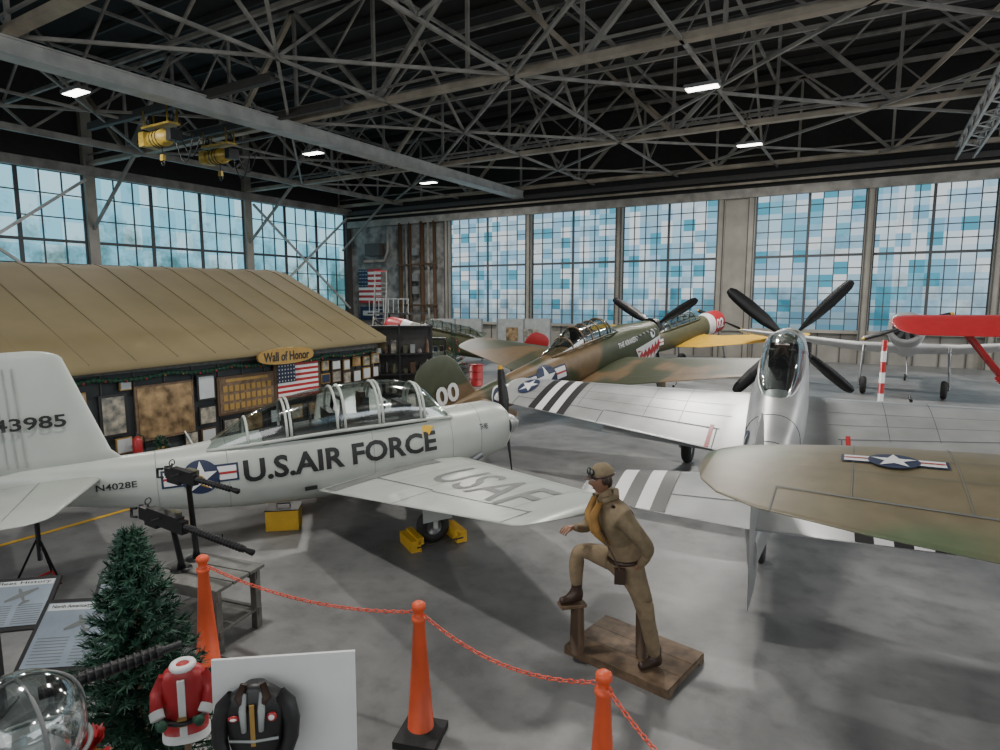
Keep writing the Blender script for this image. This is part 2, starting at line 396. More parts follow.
def fwin(x0,x1,nm):
    g=MB();g.add([(x0,YF+.02,SB),(x1,YF+.02,SB),(x1,YF+.02,TF),(x0,YF+.02,TF)],[(0,1,2,3)],PF)
    nc=8;nr=11
    for c in range(nc+1):
        ww=.14 if c in(0,4,8) else .05;x=x0+(x1-x0)*c/nc;g.box((x,YF-.04,(SB+TF)/2),(ww,.08,TF-SB),'mull')
    for r in range(nr+1):
        ww=.14 if r in(0,6,11) else .05;z=SB+(TF-SB)*r/nr;g.box(((x0+x1)/2,YF-.045,z),(x1-x0,.08,ww),'mull')
    g.obj(nm)
for i in range(len(bx)-1):
    if i==3: continue
    fwin(bx[i]+.22,bx[i+1]-.22,'window_%d'%k);k+=1
def swin(X,s,y0,y1,T,P,nm,br=False):
    g=MB();g.add([(X+s*.02,y0,SB),(X+s*.02,y1,SB),(X+s*.02,y1,T),(X+s*.02,y0,T)],[(0,1,2,3)],P)
    nc=9;nr=7
    for c in range(nc+1):
        ww=.2 if c in(0,3,6,9) else .06;y=y0+(y1-y0)*c/nc;g.box((X+s*.07,y,(SB+T)/2),(.08,ww,T-SB),'mull')
    for r in range(nr+1):
        ww=.16 if r in(0,4,7) else .06;z=SB+(T-SB)*r/nr;g.box((X+s*.075,(y0+y1)/2,z),(.08,y1-y0,ww),'mull')
    if br: g.beam((X+s*.45,y0,SB+1),(X+s*.45,y1,T-.3),.14,.14,'steel2');g.beam((X+s*.5,y0,T-.3),(X+s*.5,y1,SB+1),.14,.14,'steel2')
    g.obj(nm)
for i in range(len(by)-1):
    swin(XL,1,by[i]+.28,by[i+1]-.28,TL,PL,'window_%d'%k,i in(2,4));k+=1
    swin(XR,-1,by[i]+.28,by[i+1]-.28,TL,PF,'window_%d'%k);k+=1  # right wall is out of view; its glowing windows are added for light
# roof structure
t=MB();ZB,ZT=11.1,15.4
Ys=[1,8.8,19.1,29.5,38.6]
for Y in Ys:
    t.beam((XL,Y,ZB),(XR,Y,ZB),.36,.2,'tan');t.beam((XL,Y,ZT),(XR,Y,ZT),.2,.2,'steel');t.beam((XL,Y,ZB+.5),(XR,Y,ZB+.5),.08,.08,'steel')
    nx=14;dx=(XR-XL)/nx
    for i in range(nx):
        x=XL+dx*i
        t.beam((x,Y,ZB),(x,Y,ZT),.12,.12,'steel')
        a,bb=((ZB,ZT) if i%2 else (ZT,ZB));t.beam((x,Y,a),(x+dx,Y,bb),.2,.16,'tan' if i%3==0 else 'steel')
        t.beam((x+dx/2,Y,(ZB+ZT)/2),(x+(dx if a==ZT else 0),Y,ZT),.07,.07,'steel')
for X in[-33,-27.5,-16.5,-11,-5.3,9.5,15]:
    big=X in(-33,)
    t.beam((X,YN,ZB-.05),(X,YF,ZB-.05),.2 if big else .1,.3 if big else .1,'steel')
    t.beam((X,YN,ZT-.3),(X,YF,ZT-.3),.12,.12,'steel')
    for i in range(len(Ys)-1):
        y0,y1=Ys[i],Ys[i+1];ym=(y0+y1)/2
        t.beam((X,y0,ZT),(X,ym,ZB),.1,.1,'steel');t.beam((X,ym,ZB),(X,y1,ZT),.1,.1,'steel')
        t.beam((X,y0,ZB),(X,(y0+ym)/2,(ZB+ZT)/2),.06,.06,'steel')
xs=[-33,-22,-11,-.5,10,21]
for i in range(len(Ys)-1):
    for j in range(len(xs)-1):
        t.beam((xs[j],Ys[i],ZB),(xs[j+1],Ys[i+1],ZB),.1,.1,'steel');t.beam((xs[j+1],Ys[i],ZB-.05),(xs[j],Ys[i+1],ZB-.05),.1,.1,'steel')
for Y in(14,24.3,34):
    t.beam((XL,Y,12.6),(XR,Y,12.6),.14,.14,'steel');t.beam((XL,Y,ZT),(XR,Y,ZT),.14,.14,'steel')
    nx=18;dx=(XR-XL)/nx
    for i in range(nx):
        x=XL+dx*i;a,bb=((12.6,ZT) if i%2 else (ZT,12.6));t.beam((x,Y,a),(x+dx,Y,bb),.09,.09,'steel')
y=YN+1
while y<YF: t.beam((XL,y,ZR-.2),(XR,y,ZR-.2),.12,.3,'steeldk');y+=1.9
for Y in Ys: t.beam((XL+.3,Y,7.5),(XL+5,Y,ZB),.14,.14,'steel')
t.obj('roof_trusses')
g=MB();GX=-21.9
for dx_ in(-.28,.28): g.beam((GX+dx_,YN+.5,10.75),(GX+dx_,YF-.6,10.75),.1,.42,'steel2')
g.beam((GX,YN+.5,10.97),(GX,YF-.6,10.97),.8,.05,'steel2');g.beam((GX,YN+.5,10.53),(GX,YF-.6,10.53),.8,.05,'steel2')
g.obj('crane_rail_girder')
g=MB();GX2=3.3
for dx_ in(-.35,.35):
    g.beam((GX2+dx_,YN+.6,10.4),(GX2+dx_,YF-1,10.4),.1,.12,'steel2');g.beam((GX2+dx_,YN+.6,11.0),(GX2+dx_,YF-1,11.0),.12,.1,'steel2')
    y=YN+1
    while y<YF-3: g.beam((GX2+dx_,y,10.4),(GX2+dx_,y+.9,11),.06,.06,'steel2');g.beam((GX2+dx_,y+.9,11),(GX2+dx_,y+1.8,10.4),.06,.06,'steel2');y+=1.8
y=YN+1
while y<YF-3: g.beam((GX2-.35,y,10.4),(GX2+.35,y+.9,10.4),.06,.04,'steel2');g.beam((GX2+.35,y+.9,10.4),(GX2-.35,y+1.8,10.4),.06,.04,'steel2');y+=1.8
g.obj('lattice_girder')
def hoist(name,X,Y):
    e=empty(name,(X,Y,9.9));h=MB()
    h.path([(-.62,0,0),(-.55,0,0),(-.5,0,0),(.3,0,0),(.35,0,0),(.7,0,0)],[.22,.3,.33,.33,.26,.24],'hoisty',16);h.box((-.85,0,.0),(.36,.66,.55),'hoisty');h.box((.88,0,0),(.3,.5,.42),'black')
    for q in(-.3,-.1,.1): h.torus((q,0,0),(1,0,0),.335,.02,'blackm',20,6)
    h.box((0,0,.45),(1.9,.5,.08),'hoisty')
    for a in(-.8,.8):
        for b_ in(-.2,.2): h.path([(a,b_,.5),(a,b_,1.1)],.04,'hoisty',6)
        wheel(h,(a,0,.72),.15,.08)
    h.path([(0,0,-.3),(.02,0,-.7)],.02,'black',6);h.box((.02,0,-.75),(.2,.12,.22),'hoisty');h.torus((.02,0,-.95),(0,1,0),.1,.03,'black',12,6)
    for dd,ph in((1.0,0),(.7,.3)):
        pts=[(.9+1.2*k/10,ph,-.1-dd*math.sin(pi*k/10)) for k in range(11)];h.path(pts,.025,'black',6)
    h.obj('hoist_body',e)
hoist('yellow_hoist',-24.2*1.02,15);hoist('yellow_hoist.001',-25.6,18.2)
g=MB();g.beam((-30,15,11.05),(-18,15,11.05),.2,.3,'steeldk');g.beam((-30,18.2,11.05),(-18,18.2,11.05),.2,.3,'steeldk');g.obj('crane_bridge_beam')
# lamps
LE=emis('lamp_led',(1,.97,.9),12)
i=0
for X in(-24.3,-5.5,12):
    for Y in(3,11.8,22.5,31.8):
        nm='high_bay_lamp'+('' if i==0 else '.%03d'%i);i+=1
        e=empty(nm,(X,Y,10.7));h=MB();h.box((0,0,.06),(1.15,.5,.12),'grey');h.box((0,0,-.01),(1.05,.4,.02),LE)
        for a in(-.4,.4): h.path([(a,0,.1),(a,0,.4)],.012,'black',5)
        h.obj('fixture',e)
        ld=bpy.data.lights.new('lamp','AREA');ld.shape='RECTANGLE';ld.size=1.05;ld.size_y=.4;ld.energy=1150 if Y>15 else 640;ld.color=(1,.96,.90)
        lo=bpy.data.objects.new('lamp',ld);sc.collection.objects.link(lo);lo.parent=e;lo.location=(0,0,-.04)
def area(name,loc,rot,sx,sy,en,col=(1,1,1)):
    ld=bpy.data.lights.new(name,'AREA');ld.shape='RECTANGLE';ld.size=sx;ld.size_y=sy;ld.energy=en;ld.color=col
    lo=bpy.data.objects.new(name,ld);sc.collection.objects.link(lo);lo.location=loc;lo.rotation_euler=rot
area('fill_lamp_right',(XR-.2,16,5.5),(0,math.radians(90),0),7.5,38,2700,(.96,.98,1))  # added fill lamp just inside the unseen right wall
area('fill_lamp_front',(-4,YN+.1,6.5),(math.radians(90),0,0),30,6,1600,(.96,.98,1))  # added fill lamp behind the camera; this wall has no windows
# ================================================================= HONOR BUILDING
e=empty('barracks_tent_building')
EX,EY0,EY1=-11.3*K,-1.0,12.8*K
g=MB()
g.box((-12.15-4,(EY0+EY1)/2,1.25),(8,EY1-EY0-.3,2.5),'bwall')
y=EY0+.3
while y<EY1-.2: g.box((-12.13,y,1.25),(.02,.03,2.5),'steeldk');y+=.6
g.box((-12.11,(EY0+EY1)/2,2.3),(.05,EY1-EY0,.16),'gwood');g.box((-12.11,(EY0+EY1)/2,.08),(.05,EY1-EY0,.16),'gwood')
g.obj('walls',e)
prof=[(EX,2.40),(EX+.02,2.55),(EX-1.2,3.12),(EX-2.6,3.76),(EX-4.0,4.38),(EX-4.5,4.5),(EX-4.9,4.44),(EX-6.5,3.8),(EX-8.6,2.5)]
vs=[];ny=120
for i in range(ny+1):
    y=EY0+(EY1-EY0)*i/ny;s=abs(math.sin(pi*(y-EY0)/.82))
    for j,(x,z) in enumerate(prof):
        sg=(.018*s if 1<j<len(prof)-1 else .008*s);vs.append((x,y,z-sg-.012*(EY1-y)*(1 if j>2 else .9)))
np_=len(prof);r=MB();r.add(vs,[(i*np_+j,i*np_+j+1,(i+1)*np_+j+1,(i+1)*np_+j) for i in range(ny) for j in range(np_-1)],'canvas',True)
r.add([(x,EY1,z-.02) for x,z in prof]+[(prof[-1][0],EY1,2.2),(prof[0][0],EY1,2.2)],[tuple(range(np_+2))],'canvas')
M['seam']=mat('canvas_seam',(.085,.068,.032),.8)
y=EY0
while y<EY1+.1:
    yy=min(y,EY1-.01);r.path([(x,yy,z+.0-.012*(EY1-yy)) for x,z in prof[1:]],.011,'seam',5);y+=.82
r.path([(EX+.03,EY0,2.40-.165),(EX+.03,EY1,2.40)],.02,'seam',5)
r.obj('canvas_roof',e)
WX=-12.08
def wallframe(Y,z,w_,h_,art,fr='brown',th=.05):
    g=MB();g.box((WX+.02,Y,z),(.04,w_,h_),fr);g.box((WX+.045,Y,z),(.01,w_-2*th,h_-2*th),art);g.obj('picture_frame',e)
wallframe(7.05,1.40,1.2,1.1,'paperg','wood');wallframe(8.95,1.5,1.5,.85,'wood','brown');wallframe(7.95,1.75,.42,.55,'paper','black',.04)
g=MB()
# painting: sky / ground / building bands inside the big frame
g.box((WX+.052,7.05,1.62),(.006,1.08,.52),'paper') if 0 else None
for a in range(9):
    for b_ in range(3): g.box((WX+.055,8.38+.143*a,1.25+.2*b_),(.01,.10,.13),'gold')
g.box((WX+.055,8.95,1.83),(.01,1.1,.06),'gold');g.obj('honor_plaque_plates',e)
wallframe(6.05,1.45,.5,.8,'paperb','black');wallframe(7.95,1.15,.4,.4,'paperb','black',.03);wallframe(5.4,1.7,.4,.5,'paperb','gold',.03)
wallframe(7.95,.72,.35,.3,'paper','brown',.03);wallframe(5.4,1.1,.4,.4,'paper','black',.03);wallframe(6.3,2.0,.22,.2,'paper','gold',.02)
wallframe(6.2,.85,.3,.3,'paper','gold',.02);wallframe(7.55,.72,.3,.28,'paperb','black',.02);wallframe(8.5,.82,.4,.34,'paperb','black',.03);wallframe(9.1,.82,.4,.34,'paperg','gold',.03);wallframe(9.7,.85,.34,.34,'paper','black',.03);wallframe(10.3,.85,.4,.34,'paperb','gold',.03);wallframe(10.85,.85,.36,.36,'paperg','black',.03)
random.seed(9)
for Y in(11.3,11.68,12.06,12.44,12.82,13.18):
    for z in(.8,1.18,1.54,1.9): wallframe(Y,z+random.uniform(-.05,.05),random.uniform(.22,.33),random.uniform(.24,.32),random.choice(['paper','paperb','paperg','blue','paperb']),random.choice(['black','brown','gold']),.025)
g=MB();random.seed(12)
for k_ in range(150):
    y=EY0+.2+(EY1-EY0-.4)*k_/150;z=2.16-.06*abs(math.sin(y*2.2));g.ell((WX+.1,y,z),(.045,.07,.05),'green',None,6,4)
    if k_%4==0: g.ell((WX+.15,y,z-.02),.022,random.choice(['red','gold']),None,6,4)
g.obj('holiday_garland',e)
def flag(parent,P,wd,ht,name='us_flag'):
    g=MB()
    def q(u0,v0,u1,v1,m,o): g.add([P(u0,v0,o),P(u1,v0,o),P(u1,v1,o),P(u0,v1,o)],[(0,1,2,3)],m)
    for i in range(13): q(0,ht*i/13,wd,ht*(i+1)/13,'red' if i%2==0 else 'pwhite',0)
    q(0,ht*6/13,wd*.42,ht,'blue',.006)
    for a in range(6):
        for b_ in range(5):
            u=wd*.42*(a+.5)/6;v=ht*6/13+ht*7/13*(b_+.5)/5;q(u-wd*.012,v-wd*.012,u+wd*.012,v+wd*.012,'pwhite',.012)
    return g.obj(name,parent)
g=MB();g.box((WX+.02,10.4,1.65),(.05,1.42,.95),'brown');g.obj('flag_frame',e)
flag(e,lambda u,v,o:(WX+.055+o,9.78+u,1.22+v),1.25,.84)
g=MB();SY=9.75
out=[(.8*math.cos(a),.19*se(math.sin(a),3)) for a in [2*pi*k/24 for k in range(24)]]
g.add([(EX+.16,SY+u,2.3+v) for u,v in out]+[(EX+.10,SY+u,2.3+v) for u,v in out],[tuple(range(24)),tuple(range(24,48))]+[(k,(k+1)%24,24+(k+1)%24,24+k) for k in range(24)],'gold')
for a in(-.5,.5): g.path([(EX+.1,SY+a,2.35),(EX-.45,SY+a,2.25)],.02,'black',5)
g.obj('honor_sign',e)
text('Wall of Honor',1.3,.22,'black',lambda u,v,o:(EX+.165+o,SY+u,2.3+v),.004,e,'honor_sign_text',0,.02)
# ================================================================= MENTOR TRAINER
def add_trainer():
    PT=2.0;Z0=2.35*math.sin(math.radians(PT))
    O=site(.38,11.35);e=empty('military_trainer_airplane',(O.x,O.y,Z0),(0,-math.radians(PT),math.radians(58.8)))
    S=[(-.32,1.27,.30,.30,.32),(-.42,1.27,.40,.40,.43),(-.7,1.26,.47,.47,.5),(-1.3,1.22,.52,.5,.57),(-2.2,1.17,.55,.58,.6),(-3.4,1.14,.55,.62,.6),(-4.6,1.14,.49,.57,.54),(-5.6,1.18,.38,.44,.46),(-6.6,1.27,.25,.33,.34),(-7.4,1.35,.12,.23,.22),(-7.78,1.4,.03,.12,.1)]
    mb=MB();fus(mb,S,'white')
    W=tipped([(0,-1.05,2.85,.74,.15),(.6,-1.15,2.6,.79,.15),(4.86,-1.42,1.25,1.44,.12)],.14)
    wing(mb,W,-1,'white');wing(mb,W,1,'white')
    T=tipped([(0,-6.5,1.2,1.38,.09),(1.9,-6.92,.72,1.40,.09)]);wing(mb,T,1,'white');wing(mb,T,-1,'white')
    F=tipped([(1.35,-6.05,1.65,0,.09),(1.72,-6.42,1.38,0,.09),(3.13,-6.88,.95,0,.08)],.12);wing(mb,F,1,'white','f')
    o=mb.obj('airframe',e);merge_doubles(o)
    g=MB()
    fus(g,[(0,1.27,.02,.02,.02),(-.1,1.27,.13,.13,.13),(-.25,1.27,.2,.2,.2),(-.4,1.27,.22,.22,.22)],'alu',20,2,.05)
    prop(g,-.25,1.08,2,math.radians(80),z=1.27,chord=.2)
    for s in(-1,1): g.ell((-.36,s*.27,1.29),(.05,.1,.14),'black')
    g.ell((-.37,0,.98),(.06,.16,.08),'black')
    for s in(-1,1): g.path([(-1.0,s*.45,.9),(-1.25,s*.52,.82)],.05,'aludk',10)
    for s in(-1,1):
        gear(g,-2.35,s*1.5,.26,.8,Z0,PT,'white',.17,None)
        g.box((-2.35,s*1.72,.62),(.45,.02,.42),'white');g.box((-2.35,s*1.2,.7),(.7,.5,.02),'aludk')
    gear(g,-.95,.001,.2,.85,Z0,PT,'white',.12,None);g.box((-1.2,.12,.62),(.5,.02,.3),'white')
    for s in(-1,1):
        wline(g,W,s,.75,2.5,.72,.72,'wpanel',.016);wline(g,W,s,2.55,4.5,.74,.74,'wpanel',.016)
        for y in(.8,2.52,4.5): wline(g,W,s,y,y,.72,1,'wpanel',.016)
        wline(g,W,s,.75,4.6,.12,.12,'ribline',.008)
        for y in(1.5,2.3,3.4,4.2): wline(g,W,s,y,y,0.02,.72,'ribline',.010)
        wpatch(g,W,s,.56,.9,.3,.98,'grey')
        wline(g,T,s,.15,1.7,.6,.6,'wpanel')
    g.beam((-7.22,0,1.5),(-7.3,-.0,2.98),.105,.02,'wpanel')
    for x in(-7.36,-7.46,-7.56,-7.66): g.beam((x,-.050+.012*(-7.36-x)/.1,1.62),(x-.02,-.042+.012*(-7.36-x)/.1,2.92),.014,.008,'ribline')
    for x in(-1.0,-1.55,-2.9,-5.0,-5.9):
        pts=[]
        for k in range(15):
            a=pi+pi*(k/14-.5)*1.0
            zc,hw,ht,hb=herm(S,x);c_,s_=math.cos(a),math.sin(a);pts.append((x,hw*se(c_,2.3)*1.002,zc+(ht if s_>0 else hb)*se(s_,2.3)*1.002))
        g.path(pts,.005,'ribline',4)
    g.box((-3.9,-.56,.86),(.18,.02,.06),'black')
    g.path([(-5.4,0,1.6),(-5.5,0,1.85)],.012,'white',6);g.path([(-2.3,-4.1,1.3),(-1.0,-4.1,1.25)],.012,'alu',6)
    for x in(-2.75,-3.95):
        g.box((x-.15,0,1.78),(.1,.46,.6),'black');g.box((x-.17,0,2.06),(.09,.26,.2),'leather');g.box((x+.5,0,1.75),(.12,.7,.34),'black')
        g.path([(x+.2,0,1.7),(x+.23,0,1.95)],.02,'black',6);g.path([(x-.1,-.1,1.9),(x-.08,-.1,1.6)],.03,'olive',6)
    fus(g,[(-1.95,1.6,.41,.18,.05),(-3.2,1.58,.44,.20,.05),(-4.5,1.55,.37,.17,.05)],'black',16)
    g.path([(-3.35,-.36,1.7),(-3.3,-.3,2.1),(-3.3,.3,2.1),(-3.35,.36,1.7)],.03,'black',8)
    g.obj('details',e)
    canopy(e,[(-1.5,1.62,.40,.02),(-1.85,1.64,.43,.44),(-2.05,1.65,.45,.57),(-2.6,1.65,.46,.66),(-3.4,1.65,.46,.64),(-4.0,1.63,.44,.57),(-4.6,1.6,.38,.40),(-5.25,1.57,.26,.04)],[-1.55,-2.0,-2.06,-2.7,-2.76,-3.3,-3.42,-4.1,-4.16,-4.7],'white',fr=.022)
    R=lambda cx,cz:(lambda u,v,o:(cx+u,-(side_y(S,cx+u,cz+v)+o),cz+v))
    text('U.S.AIR FORCE',2.95,.33,'black',lambda u,v,o:(-3.33+u,-(side_y(S,-3.33+u,1.27+v+.02*u)+o),1.27+v+.02*u),.010,e,'fuselage_lettering',2,.03)
    insignia(.24,R(-5.36,1.24),e,'fuselage_insignia',.006)
    text('N4028E',.48,.09,'black',R(-6.38,1.26),.008,e,'registration',1)
    text('43985',.78,.17,'black',lambda u,v,o:(-7.26+u,-(.076+o),2.20+v),.004,e,'tail_number',0,.02)
    text('TF-985',.16,.1,'black',R(-.95,1.4),.008,e,'stencil',0)
    def wm(u,v,o): s=3.0+u;x=-2.15+v;return (x,-s,wz(W,s,x)+o)
    text('USAF',2.4,.72,'grey',wm,.008,e,'wing_lettering',2,.005)
    decal([[(-.16,-.03),(.02,-.03),(.02,-.08),(.16,0),(.02,.08),(.02,.03),(-.16,.03)]],'yellow',lambda u,v,o:(-2.02+u*.9-v*.3,-(side_y(S,-2.0+u,1.49+v)+o),1.47+v+u*.4),.018,e,'rescue_arrow')
    c=MB()
    for dx_ in(-.36,.36):
        c.box((-2.35+dx_,-1.5,.09),(.16,.5,.18),'yellow');c.box((-2.35+dx_*.8,-1.5,.16),(.1,.5,.1),'yellow')
    c.path([(-2.71,-1.8,.1),(-1.99,-1.8,.1)],.012,'black',6)
    c.obj('wheel_chocks',e,bevel=.01)
add_trainer()
# ================================================================= SILVER FIGHTER (bubble canopy)
def add_p51():
    z0=2.72;pit=11.5
    O=site(6.9,14.75);e=empty('silver_fighter_airplane',(O.x,O.y,z0),(0,-math.radians(pit),math.radians(94.4)))
    S=[(-.62,0,.36,.36,.38),(-1.4,0,.41,.43,.5),(-2.6,0,.45,.5,.6),(-3.5,0,.46,.52,.72),(-4.6,0,.47,.52,.92),(-5.5,0,.44,.5,.95),(-6.1,0,.40,.46,.7),(-7.3,.02,.30,.37,.5),(-8.5,.05,.18,.28,.38),(-9.5,.1,.05,.15,.28)]
    mb=MB();fus(mb,S,'alu')
    W=tipped([(0,-2.35,3.15,-.66,.14),(.9,-2.62,2.85,-.62,.14),(5.85,-3.05,1.45,-.40,.11)],.16)
    for s in(-1,1): wing(mb,W,s,'alu')
    T=tipped([(0,-8.15,1.35,.36,.09),(2.05,-8.6,.78,.36,.09)],.16)
    for s in(-1,1): wing(mb,T,s,'alu')
    F=tipped([(-.42,-9.0,.85,0,.1),(.25,-7.6,2.3,0,.07),(.5,-8.3,1.6,0,.08),(1.5,-8.75,1.0,0,.08)],.14);wing(mb,F,1,'alu','f')
    o=mb.obj('airframe',e);merge_doubles(o)
    g=MB()
    fus(g,[(.12,0,.02,.02,.02),(-.02,0,.13,.13,.13),(-.3,0,.29,.29,.29),(-.62,0,.37,.37,.37)],'alu',22,2,.06)
    prop(g,-.32,1.82,4,math.radians(41),chord=.33,tip='black')
    for s in(-1,1):
        for x in(-1.0,-1.2,-1.4,-1.6,-1.8,-2.0): g.path([(x,s*.38,.12),(x-.06,s*.46,.12)],.035,'black',6)
        gear(g,-2.85,s*1.85,.34,-.6,z0,pit,'aludk',.22,'alu')
        wline(g,W,s,.95,3.2,.76,.76,'wpanel',.02);wline(g,W,s,3.25,5.2,.78,.78,'wpanel',.02)
        for y in(1.0,3.22,5.2): wline(g,W,s,y,y,.76,1,'wpanel',.02)
        for y in(1.7,2.4,3.8,4.6): wline(g,W,s,y,y,.03,.78,'wpanel',.010)
        for c in(.15,.4,.58): wline(g,W,s,.8,5.3,c,c,'wpanel',.008)
        wpatch(g,W,s,1.06,1.13,.72,1.0,'red',.01)
        wline(g,T,s,.2,1.85,.62,.62,'wpanel',.02)
        for b_ in range(5): wpatch(g,W,s,3.95+.17*b_,3.95+.17*(b_+1),.01,.995,'black' if b_%2==0 else 'pwhite',.007)
        for b_ in range(5): wpatch(g,T,s,.95+.17*b_,.95+.17*(b_+1),.01,.99,'black' if b_%2==0 else 'pwhite',.007,3,10)
        g.path([(-2.65,s*2.2,-.5),(-2.4,s*2.2,-.5)],.03,'black',8)
        g.add([(-4.75,s*.55,-.60),(-4.62,s*3.1,-.52),(-5.05,s*3.1,-.66),(-5.22,s*.55,-.80)],[(0,1,2,3)],'alu')
        g.add([(-5.0,s*.60,-.690),(-5.0,s*.68,-.688),(-5.2,s*.68,-.78),(-5.2,s*.60,-.782)],[(0,1,2,3)],'red')
    a=math.radians(pit);zl=(.16-z0+7.7*math.sin(a))/math.cos(a);wheel(g,(-7.7,0,zl),.16,.1);g.path([(-7.7,.07,zl),(-7.5,0,-.3)],.03,'aludk',8)
    g.beam((-9.12,0,-.3),(-9.32,0,1.45),.115,.02,'wpanel')
    for x in(-2.3,-6.3,-7.2,-8.0):
        pts=[]
        for k in range(17):
            an=pi*k/16;zc,hw,ht,hb=herm(S,x);pts.append((x,hw*se(math.cos(an),2.3)*1.003,zc+ht*se(math.sin(an),2.3)*1.003))
        g.path(pts,.007,'wpanel',4)
    fus(g,[(-2.35,.5,.25,.03,.04),(-3.2,.5,.34,.06,.04),(-4.6,.5,.34,.06,.04),(-5.3,.48,.2,.03,.04)],'black',16)
    g.box((-4.2,0,.62),(.1,.42,.5),'black');g.box((-4.23,0,.88),(.1,.24,.18),'leather');g.box((-3.15,0,.62),(.2,.5,.2),'black')
    fus(g,[(-1.0,.36,.2,.07,.05),(-1.8,.42,.2,.08,.05),(-2.6,.46,.22,.075,.05)],'olive',16)
    g.obj('details',e)
    canopy(e,[(-2.55,.46,.26,.02),(-2.9,.47,.34,.34),(-3.15,.48,.36,.46),(-3.8,.48,.37,.53),(-4.6,.47,.34,.42),(-5.3,.45,.24,.18),(-5.75,.44,.1,.02)],[-2.6,-3.1,-3.16],'alu',fr=.02)
    insignia(.42,lambda u,v,o:((lambda s,x:(x,s,wz(W,s,x)+o))(5.2-u*.5,-3.7+v)),e,'wing_insignia',.012,False)
    insignia(.3,lambda u,v,o:(-6.7-u,side_y(S,-6.7-u,v)+o,v),e,'fuselage_insignia',.006)
add_p51()
# ================================================================= SHARK MOUTH FIGHTER
def add_p40(name,pos,head,z0,pit,m1,scale=1.0):
    O=site(*pos);e=empty(name,(O.x,O.y,z0),(0,-math.radians(pit),math.radians(head)));e.scale=(scale,)*3
    S=[(-.62,-.05,.33,.36,.55),(-.8,-.06,.42,.42,.74),(-1.3,-.05,.47,.47,.85),(-2.1,0,.49,.54,.74),(-3.2,0,.5,.6,.6),(-4.4,0,.49,.6,.58),(-5.4,0,.43,.52,.52),(-6.8,.03,.32,.40,.42),(-8.2,.07,.20,.27,.3),(-9.5,.12,.04,.12,.12)]
    mb=MB();fus(mb,S,m1)
    W=tipped([(0,-2.2,3.0,-.48,.15),(.8,-2.35,2.75,-.42,.15),(5.5,-2.95,1.2,.12,.11)])
    for s in(-1,1): wing(mb,W,s,m1)
    T=tipped([(0,-8.0,1.4,.2,.09),(1.95,-8.5,.75,.2,.09)])
    for s in(-1,1): wing(mb,T,s,m1)
    F=tipped([(-.1,-8.9,.9,0,.08),(.3,-8.05,1.75,0,.07),(1.0,-8.4,1.35,0,.08),(1.45,-8.6,1.0,0,.08)]);wing(mb,F,1,m1,'f')
    o=mb.obj('airframe',e);merge_doubles(o)
    g=MB()
    fus(g,[(.05,.08,.02,.02,.02),(-.1,.08,.14,.14,.14),(-.35,.08,.27,.27,.27),(-.64,.08,.33,.33,.33)],'black',20,2,.06)
    prop(g,-.33,1.75,3,math.radians(30),chord=.3,z=.08,tip='black')
    g.ell((-.64,0,-.32),(.04,.24,.2),'black')
    for s in(-1,1):
        for k_ in range(6): g.path([(-1.05-.2*k_,s*.42,.18),(-1.12-.2*k_,s*.52,.18)],.035,'aludk',6)
        gear(g,-2.6,s*1.3,.36,-.45,z0/scale,pit,'aludk',.22,m1)
        wline(g,W,s,.95,3.0,.8,.8,'wpanel');wline(g,W,s,3.05,4.9,.78,.78,'wpanel')
        for y in(1.0,3.0,4.9): wline(g,W,s,y,y,.78,1,'wpanel')
    a=math.radians(pit);zl=(.15-z0/scale+7.9*math.sin(a))/math.cos(a);wheel(g,(-7.9,0,zl),.15,.1);g.path([(-7.9,.07,zl),(-7.7,0,-.15)],.03,'aludk',8)
    fus(g,[(-2.9,.56,.25,.03,.04),(-3.6,.58,.34,.05,.04),(-4.8,.55,.3,.05,.04)],'black',14)
    g.box((-4.2,0,.75),(.1,.4,.4),'black')
    g.obj('details',e)
    canopy(e,[(-2.75,.5,.3,.03),(-3.05,.53,.36,.36),(-3.3,.55,.38,.46),(-4.3,.55,.38,.46),(-4.9,.52,.33,.25),(-5.5,.48,.2,.05)],[-2.8,-3.15,-3.3,-3.65,-4.0,-4.35,-4.8],m1,fr=.022)
    R=lambda cx,cz:(lambda u,v,o:(cx+u,-(side_y(S,cx+u,cz+v)+o),cz+v))
    up=[(-.66,-.12),(-.9,-.16),(-1.2,-.22),(-1.5,-.30),(-1.8,-.32),(-2.1,-.24)];lo=[(-2.1,-.24),(-1.9,-.5),(-1.6,-.62),(-1.3,-.68),(-1.0,-.64),(-.72,-.50)]
    f0=lambda u,v,o:(u,-(side_y(S,u,v)+o),v)
    big=[(u-(.08 if u<-1.5 else 0),v+.07) for u,v in up]+[(u,v-.07) for u,v in lo]
    decal([big],'pwhite',f0,.008,e,'mouth_lips',3);decal([up+lo[1:]],'red',f0,.014,e,'mouth_red',3)
    tee=[]
    for k_ in range(7):
        u=-.74-.19*k_;v=-.13-.16*abs(u+.7)/1.1;tee.append([(u,v),(u-.17,v-.02),(u-.09,v-.17)])
        v2=-.56-.10*math.sin((abs(u)-.7)*2.2);tee.append([(u,v2),(u-.085,v2+.15),(u-.17,v2)])
    decal(tee,'pwhite',f0,.020,e,'mouth_teeth',1)
    decal([circ(.13,-1.2,.08,16)],'pwhite',f0,.008,e,'eye_white');decal([circ(.06,-1.17,.08,16)],'black',f0,.014,e,'eye_pupil')
    text('THE KRAKEN',.95,.15,'pwhite',R(-2.55,.14),.01,e,'nose_lettering',1)
    insignia(.36,R(-6.0,.05),e,'fuselage_insignia',.006,True)
    decal([circ(.27,-7.55,.06)],'pwhite',f0,.008,e,'squadron_badge_ring');decal([circ(.24,-7.55,.06)],'blue',f0,.012,e,'squadron_badge');decal([circ(.13,-7.55,.06)],'red',f0,.016,e,'squadron_badge_core')
